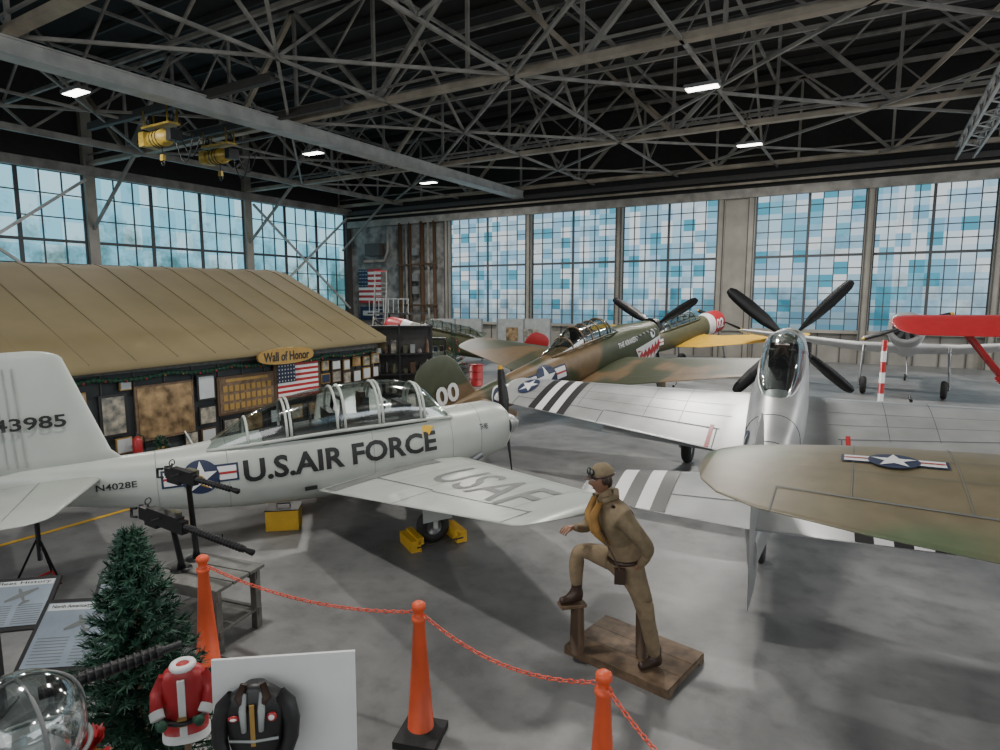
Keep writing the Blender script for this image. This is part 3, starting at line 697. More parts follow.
    text('00',.66,.44,'pwhite',lambda u,v,o:(-8.95+u,-(.07+o),.55+v),.006,e,'tail_code',0,.03)
add_p40('shark_mouth_fighter_airplane',(5.75,22.2),74.8,2.62,11.5,'camo',scale=1.11)
def add_olive():
    O=site(8.35,5.6);z0=2.55;e=empty('olive_fighter_airplane',(O.x,O.y,z0),(0,-math.radians(3),math.radians(60+31)))
    S=[(-.62,0,.5,.5,.5),(-.9,0,.58,.58,.6),(-2,0,.6,.62,.65),(-4,0,.55,.6,.6),(-6.5,.05,.35,.45,.4),(-9.5,.15,.05,.15,.12)]
    mb=MB();fus(mb,S,'camo2')
    W=[(0,-2.1,2.85,-.16,.12),(1.5,-2.2,2.68,-.16,.12),(3.3,-2.38,2.36,-.165,.12),(4.3,-2.5,2.08,-.17,.11),(5.0,-2.72,1.68,-.17,.1),(5.3,-2.88,1.34,-.165,.1),(5.47,-3.04,.92,-.165,.09),(5.55,-3.2,.48,-.16,.08)]
    for s in(-1,1): wing(mb,W,s,'camo2')
    T=tipped([(0,-8.0,1.4,.2,.09),(1.9,-8.5,.75,.2,.09)])
    for s in(-1,1): wing(mb,T,s,'camo2')
    F=tipped([(.1,-8.0,1.75,0,.08),(1.4,-8.7,1.0,0,.08)]);wing(mb,F,1,'camo2','f')
    o=mb.obj('airframe',e);merge_doubles(o)
    g=MB();fus(g,[(0,0,.02,.02,.02),(-.3,0,.24,.24,.24),(-.62,0,.3,.3,.3)],'black',18,2,.08);prop(g,-.35,1.6,3,.5)
    for s in(-1,1):
        gear(g,-2.5,s*1.6,.38,-.2,z0,3,'aludk',.24)
        wline(g,W,s,1.6,4.9,.76,.76,'wpanel',.016);wline(g,W,s,.7,5.0,.3,.3,'wpanel',.005)
        wline(g,W,s,2.4,3.6,.90,.90,'wpanel',.010);wline(g,W,s,.7,5.2,.5,.5,'wpanel',.004)
        for y in(1.6,3.0,4.9): wline(g,W,s,y,y,.76,1,'wpanel',.012)
        for y in(2.3,3.7,4.4): wline(g,W,s,y,y,.02,.76,'wpanel',.007)
        for y in(2.95,3.5):
            xl,c,z,t_=wst(W,y);x=xl-c
            g.path([(x+.02,s*y,z),(x-.06,s*y,z-.02),(x-.10,s*y,z-.08),(x-.11,s*y,z-.17)],.007,'black',6)
    a=math.radians(3);zl=(.16-z0+7.9*math.sin(a))/math.cos(a);wheel(g,(-7.9,0,zl),.16,.1);g.path([(-7.9,.08,zl),(-7.7,0,-.2)],.035,'aludk',8)
    g.obj('details',e)
    canopy(e,[(-2.6,.5,.3,.03),(-3,.55,.36,.36),(-4.2,.55,.38,.45),(-5.2,.5,.25,.08)],[-2.7,-3.1,-3.6,-4.2,-4.7],'camo2')
    insignia(.18,lambda u,v,o:((lambda s,x:(x,s,wz(W,s,x)+o))(4.12-u,-3.25+v)),e,'wing_insignia',.008)
add_olive()
# ================================================================= radial trainers and biplane
def add_radial(name,pos,head,z0,pit,body,wingm,cowl,num=None,biplane=False,rud=None):
    O=site(*pos);e=empty(name,(O.x,O.y,z0),(0,-math.radians(pit),math.radians(head)))
    S=[(-.35,0,.50,.50,.5),(-.5,0,.57,.57,.57),(-1.25,0,.58,.58,.58),(-1.4,0,.52,.55,.56),(-2.5,0,.5,.55,.6),(-4.5,0,.48,.55,.55),(-6.5,.05,.3,.4,.38),(-8.6,.12,.05,.15,.14)]
    mb=MB();fus(mb,S,lambda x:cowl if x>-1.3 else ('pwhite' if x>-1.7 else body))
    W=tipped([(0,-1.9,2.5,-.45,.14),(1.6,-2.0,2.2,-.42,.14),(6.2,-2.5,1.25,.1,.11)] if not biplane else [(0,-1.9,1.8,-.45,.14),(1.2,-1.95,1.75,-.42,.14),(3.0,-2.0,1.5,-.3,.11)])
    for s in(-1,1): wing(mb,W,s,wingm)
    if biplane:
        U=tipped([(0,-1.0,2.1,1.15,.17),(5.6,-1.1,1.9,1.15,.15)])
        for s in(-1,1): wing(mb,U,s,wingm)
    T=tipped([(0,-7.2,1.3,.2,.09),(1.9,-7.6,.75,.2,.09)])
    for s in(-1,1): wing(mb,T,s,wingm)
    F=tipped([(.1,-7.2,1.5,0,.08),(1.35,-7.7,.9,0,.08)]);wing(mb,F,1,rud or body,'f')
    o=mb.obj('airframe',e);merge_doubles(o)
    g=MB();g.ell((-.32,0,0),(.06,.42,.42),'black')
    for k_ in range(9):
        a=2*pi*k_/9;g.path([(-.3,.12*math.cos(a),.12*math.sin(a)),(-.3,.42*math.cos(a),.42*math.sin(a))],.07,'aludk',8)
    g.path([(0,0,0),(-.35,0,0)],[.06,.14],'alu',12);prop(g,-.15,1.4,2,math.radians(20),'black' if not biplane else 'wood',chord=.22)
    for s in(-1,1):
        gear(g,-1.9,s*1.25,.34,-.45,z0,pit,'aludk',.2)
        if biplane:
            for yu,yl in((1.0,1.0),(3.9,2.7)):
                for a,b_ in((-1.35,-2.1),(-2.7,-3.1),(-1.35,-3.1),(-2.7,-2.1)): g.beam((a,s*yu,1.15),(b_,s*yl,-.4),.06,.09,'red')
    a=math.radians(pit);zl=(.15-z0+7.2*math.sin(a))/math.cos(a);wheel(g,(-7.2,0,zl),.15,.09);g.path([(-7.2,.07,zl),(-7.0,0,-.15)],.03,'aludk',8)
    if not biplane:
        fus(g,[(-2.4,.5,.25,.03,.04),(-3.5,.52,.34,.05,.04),(-5,.5,.25,.05,.04)],'black',14)
    g.obj('details',e)
    if not biplane: canopy(e,[(-2.1,.48,.3,.03),(-2.5,.5,.36,.4),(-4.6,.5,.36,.42),(-5.6,.42,.2,.05)],[-2.2,-2.6,-3.1,-3.6,-4.1,-4.6,-5.0],body,fr=.025)
    if num: text(num,.6,.5,'pwhite',lambda u,v,o:(-.9+u,-(side_y(S,-.9+u,v)+o),v),.008,e,'cowl_number',1,.03)
    insignia(.36,lambda u,v,o:(-6+u,-(side_y(S,-6+u,v)+o),v+.03),e,'fuselage_insignia',.006)
    insignia(.36,lambda u,v,o:(-6-u,(side_y(S,-6-u,v)+o),v+.03),e,'fuselage_insignia_port',.006)
    return e
add_radial('yellow_trainer_airplane',(11.7,33.0),37+31,2.5,11,'olive','yellow','red','02')
add_radial('naval_trainer_airplane',(14.0,21.4),236+31,2.66,11,'pwhite','pwhite','alu',rud='red')
add_radial('olive_trainer_airplane',(-6.0,31.5),163+31,2.2,11,'olive','olive','red',rud='red')
add_radial('red_biplane',(17.65,18.7),71+31,2.2,14,'red','red','red',biplane=True)
# ================================================================= PILOT MANNEQUIN
pm=empty('pilot_mannequin')
def skin(name,V,E,Rr,m,parent,sub=2,root=0):
    me=bpy.data.meshes.new(name);me.from_pydata([tuple(site(*v)) for v in V],E,[]);me.materials.append(M[m])
    o=bpy.data.objects.new(name,me);sc.collection.objects.link(o);o.parent=parent
    md=o.modifiers.new('Skin','SKIN');md.use_smooth_shade=True
    for i,r in enumerate(Rr):
        d=me.skin_vertices[0].data[i];d.radius=(r,r) if not isinstance(r,tuple) else r
        d.use_root=(i==root)
    s=o.modifiers.new('Sub','SUBSURF');s.levels=sub;s.render_levels=sub
    return o
def skinmulti(name,chains,m):
    V=[];E=[];R=[];idx={}
    for ch in chains:
        prev=None
        for (p,r) in ch:
            if p not in idx: idx[p]=len(V);V.append(p);R.append(r)
            if prev is not None and (prev,idx[p]) not in E: E.append((prev,idx[p]))
            prev=idx[p]
    return skin(name,V,E,R,m,pm)
P=(1.24,5.70,1.10);B=(1.19,5.69,1.27);C=(1.12,5.67,1.50);U=(1.06,5.66,1.66);N=(1.0,5.65,1.80)
skinmulti('flight_suit_body',[
 [(P,.165),(B,.155),(C,.175),(U,.15),(N,.06),((.975,5.645,1.87),.055)],
 [(P,.165),((1.29,5.60,.98),.115),((1.36,5.57,.78),.10),((1.40,5.56,.60),.08),((1.45,5.58,.40),.078),((1.50,5.60,.20),.062)],
 [(P,.165),((1.10,5.80,1.10),.12),((.93,5.85,1.15),.105),((.77,5.87,1.17),.085),((.755,5.87,.98),.08),((.765,5.87,.78),.06)],
 [(U,.15),((1.13,5.49,1.64),.085),((1.25,5.43,1.50),.07),((1.36,5.41,1.37),.058),((1.34,5.46,1.25),.048),((1.30,5.52,1.16),.038)],
 [(U,.15),((.99,5.83,1.64),.085),((.91,5.90,1.50),.068),((.85,5.90,1.38),.055),((.77,5.80,1.42),.046),((.71,5.72,1.46),.036)]],'khaki')
skinmulti('jacket',[
 [((1.215,5.695,1.22),.170),(C,.185),(U,.160),((1.02,5.655,1.755),.085)],
 [(U,.160),((1.13,5.49,1.64),.096),((1.25,5.43,1.50),.080),((1.36,5.41,1.37),.068),((1.345,5.45,1.26),.057)],
 [(U,.160),((.99,5.83,1.64),.096),((.91,5.90,1.50),.078),((.85,5.90,1.38),.065),((.785,5.82,1.415),.055)]],'jacket')
def hand(name,w,d,nrm):
    w=Vector(w);d=Vector(d).normalized();nrm=Vector(nrm).normalized();s=d.cross(nrm).normalized()
    t=lambda v:tuple(round(c,5) for c in v)
    chains=[];pal=w+d*.05
    chains.append([(t(w),.028),(t(pal),.030)])
    for k_,(o,L) in enumerate(((-.033,.075),(-.011,.088),(.011,.083),(.033,.066))):
        kn=pal+d*.045+s*o;p1=kn+d*L*.4+nrm*.012;p2=p1+d*L*.25+nrm*.022;p3=p2+d*L*.1+nrm*.024
        chains.append([(t(pal),.030),(t(kn),.0125),(t(p1),.0105),(t(p2),.0095),(t(p3),.008)])
    th=w+d*.03-s*.036;chains.append([(t(pal),.030),(t(th+nrm*.005),.014),(t(th+d*.035-s*.02+nrm*.018),.0115),(t(th+d*.06-s*.022+nrm*.03),.009)])
    skinmulti(name,chains,'skin')
hand('hand_right',(.71,5.72,1.46),(-.7,-.6,.1),(-.1,.2,-1))
hand('hand_left',(1.30,5.52,1.16),(-.5,.55,-.65),(.2,.8,.1))
def boot(name,ank,toe,top):
    a=Vector(ank);h=(Vector(toe)-a);h.z=0;h.normalize()
    t=lambda v:tuple(round(c,5) for c in v)
    sole=top+.045
    heel=Vector((a.x,a.y,0))-h*.05;heel.z=sole
    skinmulti(name,[[(t(a+Vector((0,0,.13))),.062),(t(a),.055),(t(Vector((a.x,a.y,sole+.01))),.05),(t(Vector((a.x,a.y,sole))+h*.09),.045),(t(Vector((a.x,a.y,sole-.003))+h*.19),.040)],[(t(Vector((a.x,a.y,sole+.01))),.05),(t(heel),.042)]],'leather')
boot('boot_left',(1.50,5.60,.21),(1.1,5.45,.2),.10)
boot('boot_right',(.765,5.87,.76),(.4,5.75,.6),.62)
fdir=site(-1,-.28)-site(0,0);HR=basis(fdir+Vector((0,0,-.12)));HC=site(.945,5.635,1.965)
def hf(p):
    x,y,z=p
    if z<0: y*=1-.28*(-z/.14);x*=1-.10*(-z/.14)
    ga=lambda a,b,c,s:math.exp(-(((y-a)/b)**2+((z-c)/s)**2))
    if x>0:
        x*=.93;x+=.030*ga(0,.014,-.025,.028)+.012*ga(0,.012,-.0,.03)
        x-=.012*(ga(.034,.018,.012,.014)+ga(-.034,.018,.012,.014))
        x+=.009*ga(0,.05,.045,.012)+.008*ga(0,.024,-.066,.008)+.010*ga(0,.022,-.083,.009)-.006*ga(0,.026,-.0745,.004)+.012*ga(0,.025,-.115,.02)
    return Vector((x,y,z))
h=MB();h.ell(HC,(.105,.083,.140),'skin',HR,44,36,hf)
loc=lambda x,y,z:HC+HR@Vector((x,y,z))
for s in(-1,1):
    h.ell(loc(.080,s*.034,.012),(.012,.014,.010),'pwhite',HR,10,8);h.ell(loc(.090,s*.034,.012),(.004,.006,.006),'brown',HR,8,6)
    h.path([loc(.093,s*.018,.032),loc(.094,s*.035,.038),loc(.083,s*.054,.032)],.004,'brown',6)
    h.ell(loc(-.005,s*.083,-.005),(.018,.008,.032),'skin',HR,12,8)
    h.ell(loc(-.005,s*.092,-.0),(.038,.018,.042),'leather',HR,14,8)
h.path([loc(.092,.024,-.075),loc(.100,0,-.074),loc(.092,-.024,-.075)],.0035,'leather',6)
h.ell(loc(-.055,0,-.02),(.052,.078,.085),'leather',HR,16,10)
h.obj('head',pm)
h=MB()
capf=lambda p:Vector((p.x,p.y,max(p.z,-.015)))
h.ell(loc(-.012,0,.045),(.118,.098,.108),'jacket',HR,26,14,capf)
h.path([loc(-.115+.0,0,.02)]+[loc(-.012+.122*math.cos(a),.101*math.sin(a),.04) for a in [pi-.3-(2*pi-.6)*k_/16 for k_ in range(17)]]+[loc(-.115,0,.02)],.010,'leather',6)
vv=[]
for k_ in range(9):
    a=-1.1+2.2*k_/8;vv.append(loc(-.01+.115*math.cos(a),.092*math.sin(a),.042));vv.append(loc(.012+.16*math.cos(a),.085*math.sin(a),.022))
h.add(vv,[(2*k_,2*k_+1,2*k_+3,2*k_+2) for k_ in range(8)],'leather',True)
for s in(-1,1): h.torus(loc(.100,s*.034,.085),HR@Vector((1,0,.4)),.028,.008,'blackm',14,6);h.ell(loc(.098,s*.034,.085),(.008,.026,.026),'grey',HR,12,6)
h.obj('cap_with_goggles',pm)
h=MB();bd=site
h.path([bd(.93,5.56,1.76),bd(.87,5.58,1.62),bd(.92,5.60,1.44),bd(1.02,5.60,1.34)],[.028,.042,.042,.026],'vest',10)
h.path([bd(.90,5.72,1.76),bd(.84,5.68,1.62),bd(.90,5.68,1.44),bd(1.02,5.66,1.34)],[.028,.042,.042,.026],'vest',10)
h.path([bd(.90,5.72,1.77),bd(1.0,5.79,1.80),bd(1.10,5.70,1.82),bd(1.08,5.57,1.81),bd(.95,5.55,1.77)],[.03,.035,.035,.035,.03],'jacket',10)
pts=[]
for k_ in range(21):
    a=2*pi*k_/20;pts.append(bd(1.215+.165*math.cos(a),5.695+.17*math.sin(a),1.17+.02*math.cos(a)))
h.path(pts,.02,'leather',6)
h.path([bd(1.03,5.52,1.74),bd(1.22,5.52,1.62),bd(1.32,5.60,1.4),bd(1.33,5.66,1.2)],.014,'leather',6)
h.box(bd(1.12,5.515,1.06),(.10,.06,.14),'leather',Matrix.Rotation(.4,3,'Z'))
h.box(bd(1.38,5.49,.74),(.10,.05,.16),'khaki',Matrix.Rotation(.4,3,'Z'))
h.path([bd(1.12,5.5,1.12),bd(.93,5.52,1.5)],.008,'leather',5)
h.obj('life_vest_and_straps',pm)
h=MB();RB=Matrix.Rotation(YAW-math.radians(41),3,'Z')
h.box(site(1.36,5.92,.055),(1.15,.80,.05),'wood',RB)
for o_ in(-.35,.35): h.box(site(1.36,5.92,.0)+RB@Vector((0,o_,.015)),(1.15,.1,.03),'wood',RB)
for o_ in(-.27,0,.27): h.box(site(1.36,5.92,.085)+RB@Vector((0,o_,0)),(1.14,.264,.02),'wood',RB)
h.path([site(.78,5.88,.09),site(.775,5.875,.60)],[.075,.065],'brown',12)
h.box(site(.72,5.86,.605),(.26,.14,.03),'wood',Matrix.Rotation(YAW+.25,3,'Z'))
h.path([site(1.42,5.80,.09),site(1.40,5.78,.55)],[.065,.06],'brown',12)
h.path([site(1.40,5.78,.5),site(1.27,5.74,1.0)],.02,'blackm',8)
h.obj('wooden_base',pm)
# ================================================================= BARRIERS
posts=[(-2.85,5.67),(-.66,4.76),(.687,3.82),(1.35,2.5)]
tops=[]
for i,(r,d) in enumerate(posts):
    nm='barrier_cone'+('' if i==0 else '.%03d'%i);p=site(r,d);e=empty(nm,(p.x,p.y,0))
    g=MB();g.box((0,0,.03),(.36,.36,.06),'rubber',Matrix.Rotation(.3,3,'Z'));g.path([(0,0,.06),(0,0,.10),(0,0,.11)],[.15,.13,.105],'rubber',20)
    g.path([(0,0,.06),(0,0,.6),(0,0,1.02),(0,0,1.04),(0,0,1.07),(0,0,1.075),(0,0,1.13),(0,0,1.14),(0,0,1.18),(0,0,1.2)],[.112,.075,.048,.060,.060,.041,.041,.057,.055,.028],'orange',24)
    g.obj('cone_body',e);tops.append(site(r,d,1.10))
def chain(name,A,Bp,sag):
    u=(Bp-A).normalized()*.05;A=A+u;Bp=Bp-u
    g=MB();L=(Bp-A).length;nn=int(L/.042)
    for k_ in range(nn):
        def pt(t): p=A.lerp(Bp,t);return p-Vector((0,0,sag*4*t*(1-t)))
        c=pt((k_+.5)/nn);d=(pt((k_+1)/nn)-pt(k_/nn)).normalized();side=d.cross(Vector((0,0,1))).normalized();up=side.cross(d)
        ax=side if k_%2 else up
        g.torus(c,ax,.027,.005,'chain',10,5,.55,a0=d)
    g.obj(name)
chain('barrier_chain',tops[0],tops[1],.12);chain('barrier_chain.001',tops[1],tops[2],.15);chain('barrier_chain.002',tops[2],tops[3],.12)
# ================================================================= CHRISTMAS TREES
def tree(name,pos,H,R,nb=210,seed=1,dec=False,dens=1.0):
    random.seed(seed);p=site(*pos);e=empty(name,(p.x,p.y,0));g=MB()
    g.path([(0,0,0),(0,0,H*.97)],[.04,.008],'brown',8)
    for a in(0,2.1,4.2): g.path([(0,0,.14),(.28*math.cos(a),.28*math.sin(a),.012)],.014,'black',6)
    vs=[];fs=[]
    for b_ in range(nb):
        t=(b_+.5)/nb;z=H*(.10+.88*t);L=R*(1-t)**.85*random.uniform(.8,1.08)+.05;a=b_*2.39996+random.uniform(-.2,.2)
        d=Vector((math.cos(a),math.sin(a),random.uniform(.02,.28)+.5*t)).normalized();o=Vector((0,0,z))
        tip=o+d*L;g.path([o,tip],[.009,.005],'green',4,False)
        side=d.cross(Vector((0,0,1))).normalized();up=side.cross(d)
        nn=int((16+L*120)*dens)
        for k_ in range(nn):
            q=random.uniform(.12,1.0);c=o+d*L*q;an=random.uniform(0,2*pi);dr=(side*math.cos(an)+up*math.sin(an)*.8+d*random.uniform(.5,1.1)).normalized()
            l_=random.uniform(.045,.075);w_=dr.cross(d).normalized()*.006
            k0=len(vs);vs+=[c-w_,c+w_,c+dr*l_+w_*.3,c+dr*l_-w_*.3];fs.append((k0,k0+1,k0+2,k0+3))
    g.add(vs,fs,'green')
    if dec:
        for k_ in range(26):
            t=random.random();a=random.uniform(0,6.28);r=R*(1-t)*.9;g.ell((r*math.cos(a),r*math.sin(a),H*(.12+.85*t)),.04,random.choice(['red','gold']),None,8,6)
    g.obj('tree_body',e)
tree('christmas_tree',(-2.55,4.1),2.06,.58,360,1,False,1.25)
tree('christmas_tree.001',(-1.7,22.5),2.4,.8,120,2,True,.5)
q=Vector((WX+.55,6.6,0));tr=(CS*q.x+SN*q.y,-SN*q.x+CS*q.y)
tree('christmas_tree.002',tr,1.0,.32,80,3,True)
# ================================================================= MACHINE GUNS & CART
cart=empty('gun_display_cart',site(-3.2,6.4),(0,0,YAW-.35))
g=MB()
for y in(-.24,0,.24): g.box((0,y,.70),(1.0,.22,.04),'gwood')
for x in(-.42,.42):
    for y in(-.28,.28): g.box((x,y,.35),(.08,.08,.7),'gwood')
for y in(-.28,.28): g.box((0,y,.62),(.95,.05,.1),'gwood');g.box((0,y,.2),(.95,.05,.09),'gwood')
g.beam((-.42,-.28,.15),(.42,-.28,.62),.05,.08,'gwood');g.box((0,0,.22),(.9,.5,.03),'gwood')
g.obj('cart_frame',cart,bevel=.006)
def gun(name,rear,muz,base,f_=1.0):
    rear=site(*rear);muz=site(*muz);L=(muz-rear).length;e=empty(name,rear,(0,0,0));e.rotation_euler=basis(muz-rear).to_euler()
    g=MB();rl=L*.42
    g.box((rl/2,0,0),(rl,.08*f_,.14*f_),'blackm');g.box((rl*.55,0,.08*f_),(rl*.7,.09*f_,.03),'blackm');g.box((rl*.5,.10,0),(.16,.13,.11*f_),'olive');g.box((rl*.25,0,-.09*f_),(.2,.06,.06),'blackm')
    g.path([(rl,0,.01),(L,0,.01)],.016*f_,'blackm',10);g.path([(rl,0,.01),(L-.12,0,.01)],.033*f_,'blackm',14)
    x=rl+.03
    while x<L-.12:
        g.torus((x,0,.01),(1,0,0),.034*f_,.006,'black',14,5);x+=.045
    g.path([(L-.08,0,.01),(L,0,.01)],[.026,.032],'blackm',12)
    for s in(-1,1): g.path([(-.02,s*.05,.05),(-.11,s*.05,.03),(-.11,s*.05,-.07),(-.02,s*.05,-.05)],.016,'blackm',8)
    g.path([(rl*.5,-.05,.03),(rl*.5,-.13,.03)],.014,'blackm',8);g.torus((rl*.15,0,.15*f_),(1,0,0),.035,.006,'blackm',14,5);g.path([(rl*.15,0,.08),(rl*.15,0,.12)],.01,'blackm',6);g.box((L*.75,0,.055),(.012,.008,.06),'blackm')
    for k_ in range(7): g.path([(rl*.5-.03,.16+.02*k_,-.03-.03*k_*k_*.15),(rl*.5+.09,.16+.02*k_,-.03-.03*k_*k_*.15)],.011,'gold',6)
    g.obj('gun_body',e)
    h=MB();pv=rear.lerp(muz,.30);b_=Vector(base)
    h.path([pv-Vector((0,0,.05)),Vector((b_.x,b_.y,b_.z+.1)),b_],[.028,.032,.05],'blackm',10)
    h.path([b_,b_+Vector((0,0,.02))],.11,'blackm',16)
    o=h.obj('gun_mount')
    o.parent=e;o.matrix_parent_inverse=(Matrix.Translation(rear)@basis(muz-rear).to_4x4()).inverted()
gun('machine_gun',(-3.95,6.6,1.30),(-2.42,5.80,1.16),site(-3.45,6.4,.72))
gun('machine_gun.001',(-3.8,6.9,1.66),(-2.8,6.42,1.58),site(-3.42,6.68,.72),.85)
e=empty('gun_turret',site(-2.2,2.62,0));g=MB();R3=Matrix.Rotation(YAW,3,'Z')
g.ell((0,0,1.66),(.26,.26,.28),'glass',None,28,18)
for a in(0,pi/2): g.torus((0,0,1.66),(math.cos(a),math.sin(a),0),.268,.009,'grey',36,6)
g.torus((0,0,1.55),(0,0,1),.262,.012,'grey',36,6);g.torus((0,0,1.42),(0,0,1),.2,.03,'aludk',30,8)
g.path([(0,0,.03),(0,0,1.4)],[.11,.13],'aludk',18);g.path([(0,0,0),(0,0,.04)],.3,'aludk',24)
g.ell((0,0,1.5),(.17,.17,.1),'aludk',None,20,10)
A=R3@Vector((-.06,.2,0))+Vector((0,0,1.72));B2=R3@Vector((.46,.56,0))+Vector((0,0,1.77))
g.path([A,B2],.02,'blackm',10);g.path([A,A.lerp(B2,.85)],.033,'blackm',14)
for k_ in range(14): g.torus(A.lerp(B2,.1+.055*k_),B2-A,.034,.006,'black',14,5)
g.obj('turret_body',e)
def panel(name,pos,yaw,w_,h_,tilt,hd,z=1.0):
    p=site(*pos);e=empty(name,(p.x,p.y,0),(0,0,YAW+yaw));Rt=Matrix.Rotation(tilt,3,'X');c=Vector((0,0,z))
    g=MB();g.box(c,(w_,h_,.03),'black',Rt);g.box(c+Rt@Vector((0,0,.017)),(w_-.07,h_-.07,.006),'placard',Rt)
    for s in(-1,1): g.box((s*w_*.35,.02,z*.5),(.04,.04,z),'black');g.box((s*w_*.35,0,.015),(.06,.4,.03),'black')
    f=lambda u,v,o:tuple(c+Rt@Vector((u,v,.021+o)))
    g.add([f(-w_*.43,h_*.33,.0005),f(w_*.43,h_*.33,.0005),f(w_*.43,h_*.43,.0005),f(-w_*.43,h_*.43,.0005)],[(0,1,2,3)],'paper')
    for k_ in range(9):
        for cx in(-w_*.22,w_*.22):
            L=w_*.36;vv=h_*(.0-.042*k_)-h_*.06;g.add([f(cx-L/2,vv,.001),f(cx+L/2,vv,.001),f(cx+L/2,vv+.006,.001),f(cx-L/2,vv+.006,.001)],[(0,1,2,3)],'wpanel')
    pl=[(0,.09),(.012,.07),(.014,.03),(.13,.015),(.13,-.005),(.014,-.02),(.008,-.07),(.04,-.085),(.04,-.1),(0,-.1)]
    pl=pl+[(-a,b_) for a,b_ in reversed(pl[1:-1])]
    g.add([f(a*math.cos(.5)-b_*math.sin(.5)+.02,(a*math.sin(.5)+b_*math.cos(.5))*.9+h_*.14,.002) for a,b_ in pl],[tuple(range(len(pl)))],'wpanel')
    g.obj('panel_frame',e)
    text(hd,w_*.78,.036,'black',lambda u,v,o:f(u,v+h_*.38,o),.003,e,'panel_heading',0,.01)
panel('information_panel',(-3.36,4.62),.12,.66,.60,.6,'North American P-51 Mustang')
panel('information_panel.001',(-4.2,5.1),.2,.55,.5,.6,'Fleet History')
panel('information_panel.002',(-3.55,5.5),.2,.4,.35,.7,'Browning Gun',.95)
e=empty('tripod_stand',site(-5.9,7.6));g=MB()
for a in(.3,2.4,4.5): g.path([(0,0,.62),(.3*math.cos(a),.3*math.sin(a),.015)],.014,'blackm',6)
for a in(.3,2.4,4.5): g.beam((.3*math.cos(a),.3*math.sin(a),.02),(.3*math.cos(a+2.1),.3*math.sin(a+2.1),.02),.02,.02,'red')
g.path([(0,0,.3),(0,0,.92)],.03,'blackm',8);g.box((0,0,.94),(.2,.1,.03),'blackm');g.obj('stand',e)
e=empty('yellow_tool_box',site(-3.45,9.55),(0,0,.7));g=MB();g.box((0,0,.16),(.5,.36,.32),'yellow');g.box((0,0,.33),(.52,.38,.02),'black');g.path([(-.1,0,.34),(-.1,0,.39),(.1,0,.39),(.1,0,.34)],.012,'black',6);g.obj('box',e,bevel=.01)
e=empty('jacket_display_board',site(-1.24,3.3),(0,0,YAW+.12));g=MB()
Rt=Matrix.Rotation(-.06,3,'X')
g.box((0,.02,1.10),(.80,.02,1.0),'pwhite',Rt)
for s in(-1,1): g.beam((s*.33,.05,1.5),(s*.36,.02,0),.03,.03,'gwood')
g.beam((0,.08,1.5),(0,.42,0),.03,.03,'gwood')
fj=MB()
def ringl(S_,m,ox=0):
    vs=[];n=20
    for z,hw,hd,cx,cy in S_:
        vs+=[(ox+cx+hw*se(math.cos(2*pi*k_/n),2.4),cy+hd*se(math.sin(2*pi*k_/n),2.4),z) for k_ in range(n)]
    fj.add(vs,[(i*n+k_,i*n+(k_+1)%n,(i+1)*n+(k_+1)%n,(i+1)*n+k_) for i in range(len(S_)-1) for k_ in range(n)]+[tuple(range(n)),tuple((len(S_)-1)*n+k_ for k_ in range(n))],m,True)
OX=-.13
ringl([(.98,.135,.06,0,-.09),(1.08,.14,.07,0,-.09),(1.14,.135,.075,0,-.09),(1.20,.15,.08,0,-.09),(1.30,.155,.08,0,-.09),(1.40,.17,.07,0,-.09),(1.46,.15,.06,0,-.085),(1.50,.085,.05,0,-.08),(1.525,.055,.04,0,-.08)],'black',OX)
for s in(-1,1):
    fj.path([(OX+s*.12,-.085,1.45),(OX+s*.168,-.095,1.40),(OX+s*.192,-.105,1.31),(OX+s*.190,-.125,1.22),(OX+s*.165,-.145,1.14),(OX+s*.14,-.155,1.08)],[.045,.050,.046,.041,.036,.031],'black',12)
    fj.path([(OX+s*.05,-.12,1.545),(OX+s*.075,-.145,1.48),(OX+s*.03,-.165,1.41)],[.018,.024,.012],'leather',8)
    fj.path([(OX+s*.045,-.135,1.5),(OX+s*.05,-.17,1.42),(OX+s*.045,-.175,1.30)],[.012,.020,.014],'lgrey',10)
    fj.ell((OX+s*.13,-.165,1.05),(.03,.022,.035),'leather',None,12,8)
fj.box((OX,-.170,1.33),(.025,.01,.24),'gold')
fj.ell((OX+.10,-.160,1.37),(.028,.012,.028),'red');fj.ell((OX+.10,-.168,1.37),(.017,.01,.017),'pwhite');fj.ell((OX-.10,-.160,1.37),(.032,.012,.018),'red');fj.ell((OX-.10,-.166,1.37),(.02,.010,.009),'pwhite')
fj.path([(OX+.13,-.158,1.24),(OX,-.176,1.24),(OX-.13,-.158,1.24)],.008,'lgrey',6);fj.box((OX,-.172,1.13),(.05,.02,.04),'gold')
fj.path([(OX,-.09,0),(OX,-.09,1.0)],.02,'grey',8);fj.path([(OX,-.09,0),(OX,-.09,.03)],.14,'grey',20)
g.obj('board',e);fj.obj('bomber_jacket',e)
e=empty('santa_suit_display',site(-1.93,3.52),(0,0,YAW+.3));fj=MB()
ringl([(1.0,.125,.08,0,0),(1.1,.13,.085,0,0),(1.25,.125,.08,0,0),(1.36,.13,.07,0,0),(1.41,.10,.055,0,0),(1.44,.045,.04,0,0)],'red')
ringl([(.97,.135,.09,0,0),(1.02,.135,.09,0,0)],'pwhite')
fj.box((0,-.085,1.2),(.04,.02,.36),'pwhite');fj.torus((0,0,1.43),(0,0,1),.055,.022,'pwhite',16,8);fj.torus((0,0,1.13),(0,0,1),.125,.016,'black',24,6);fj.box((0,-.11,1.13),(.05,.03,.045),'gold')
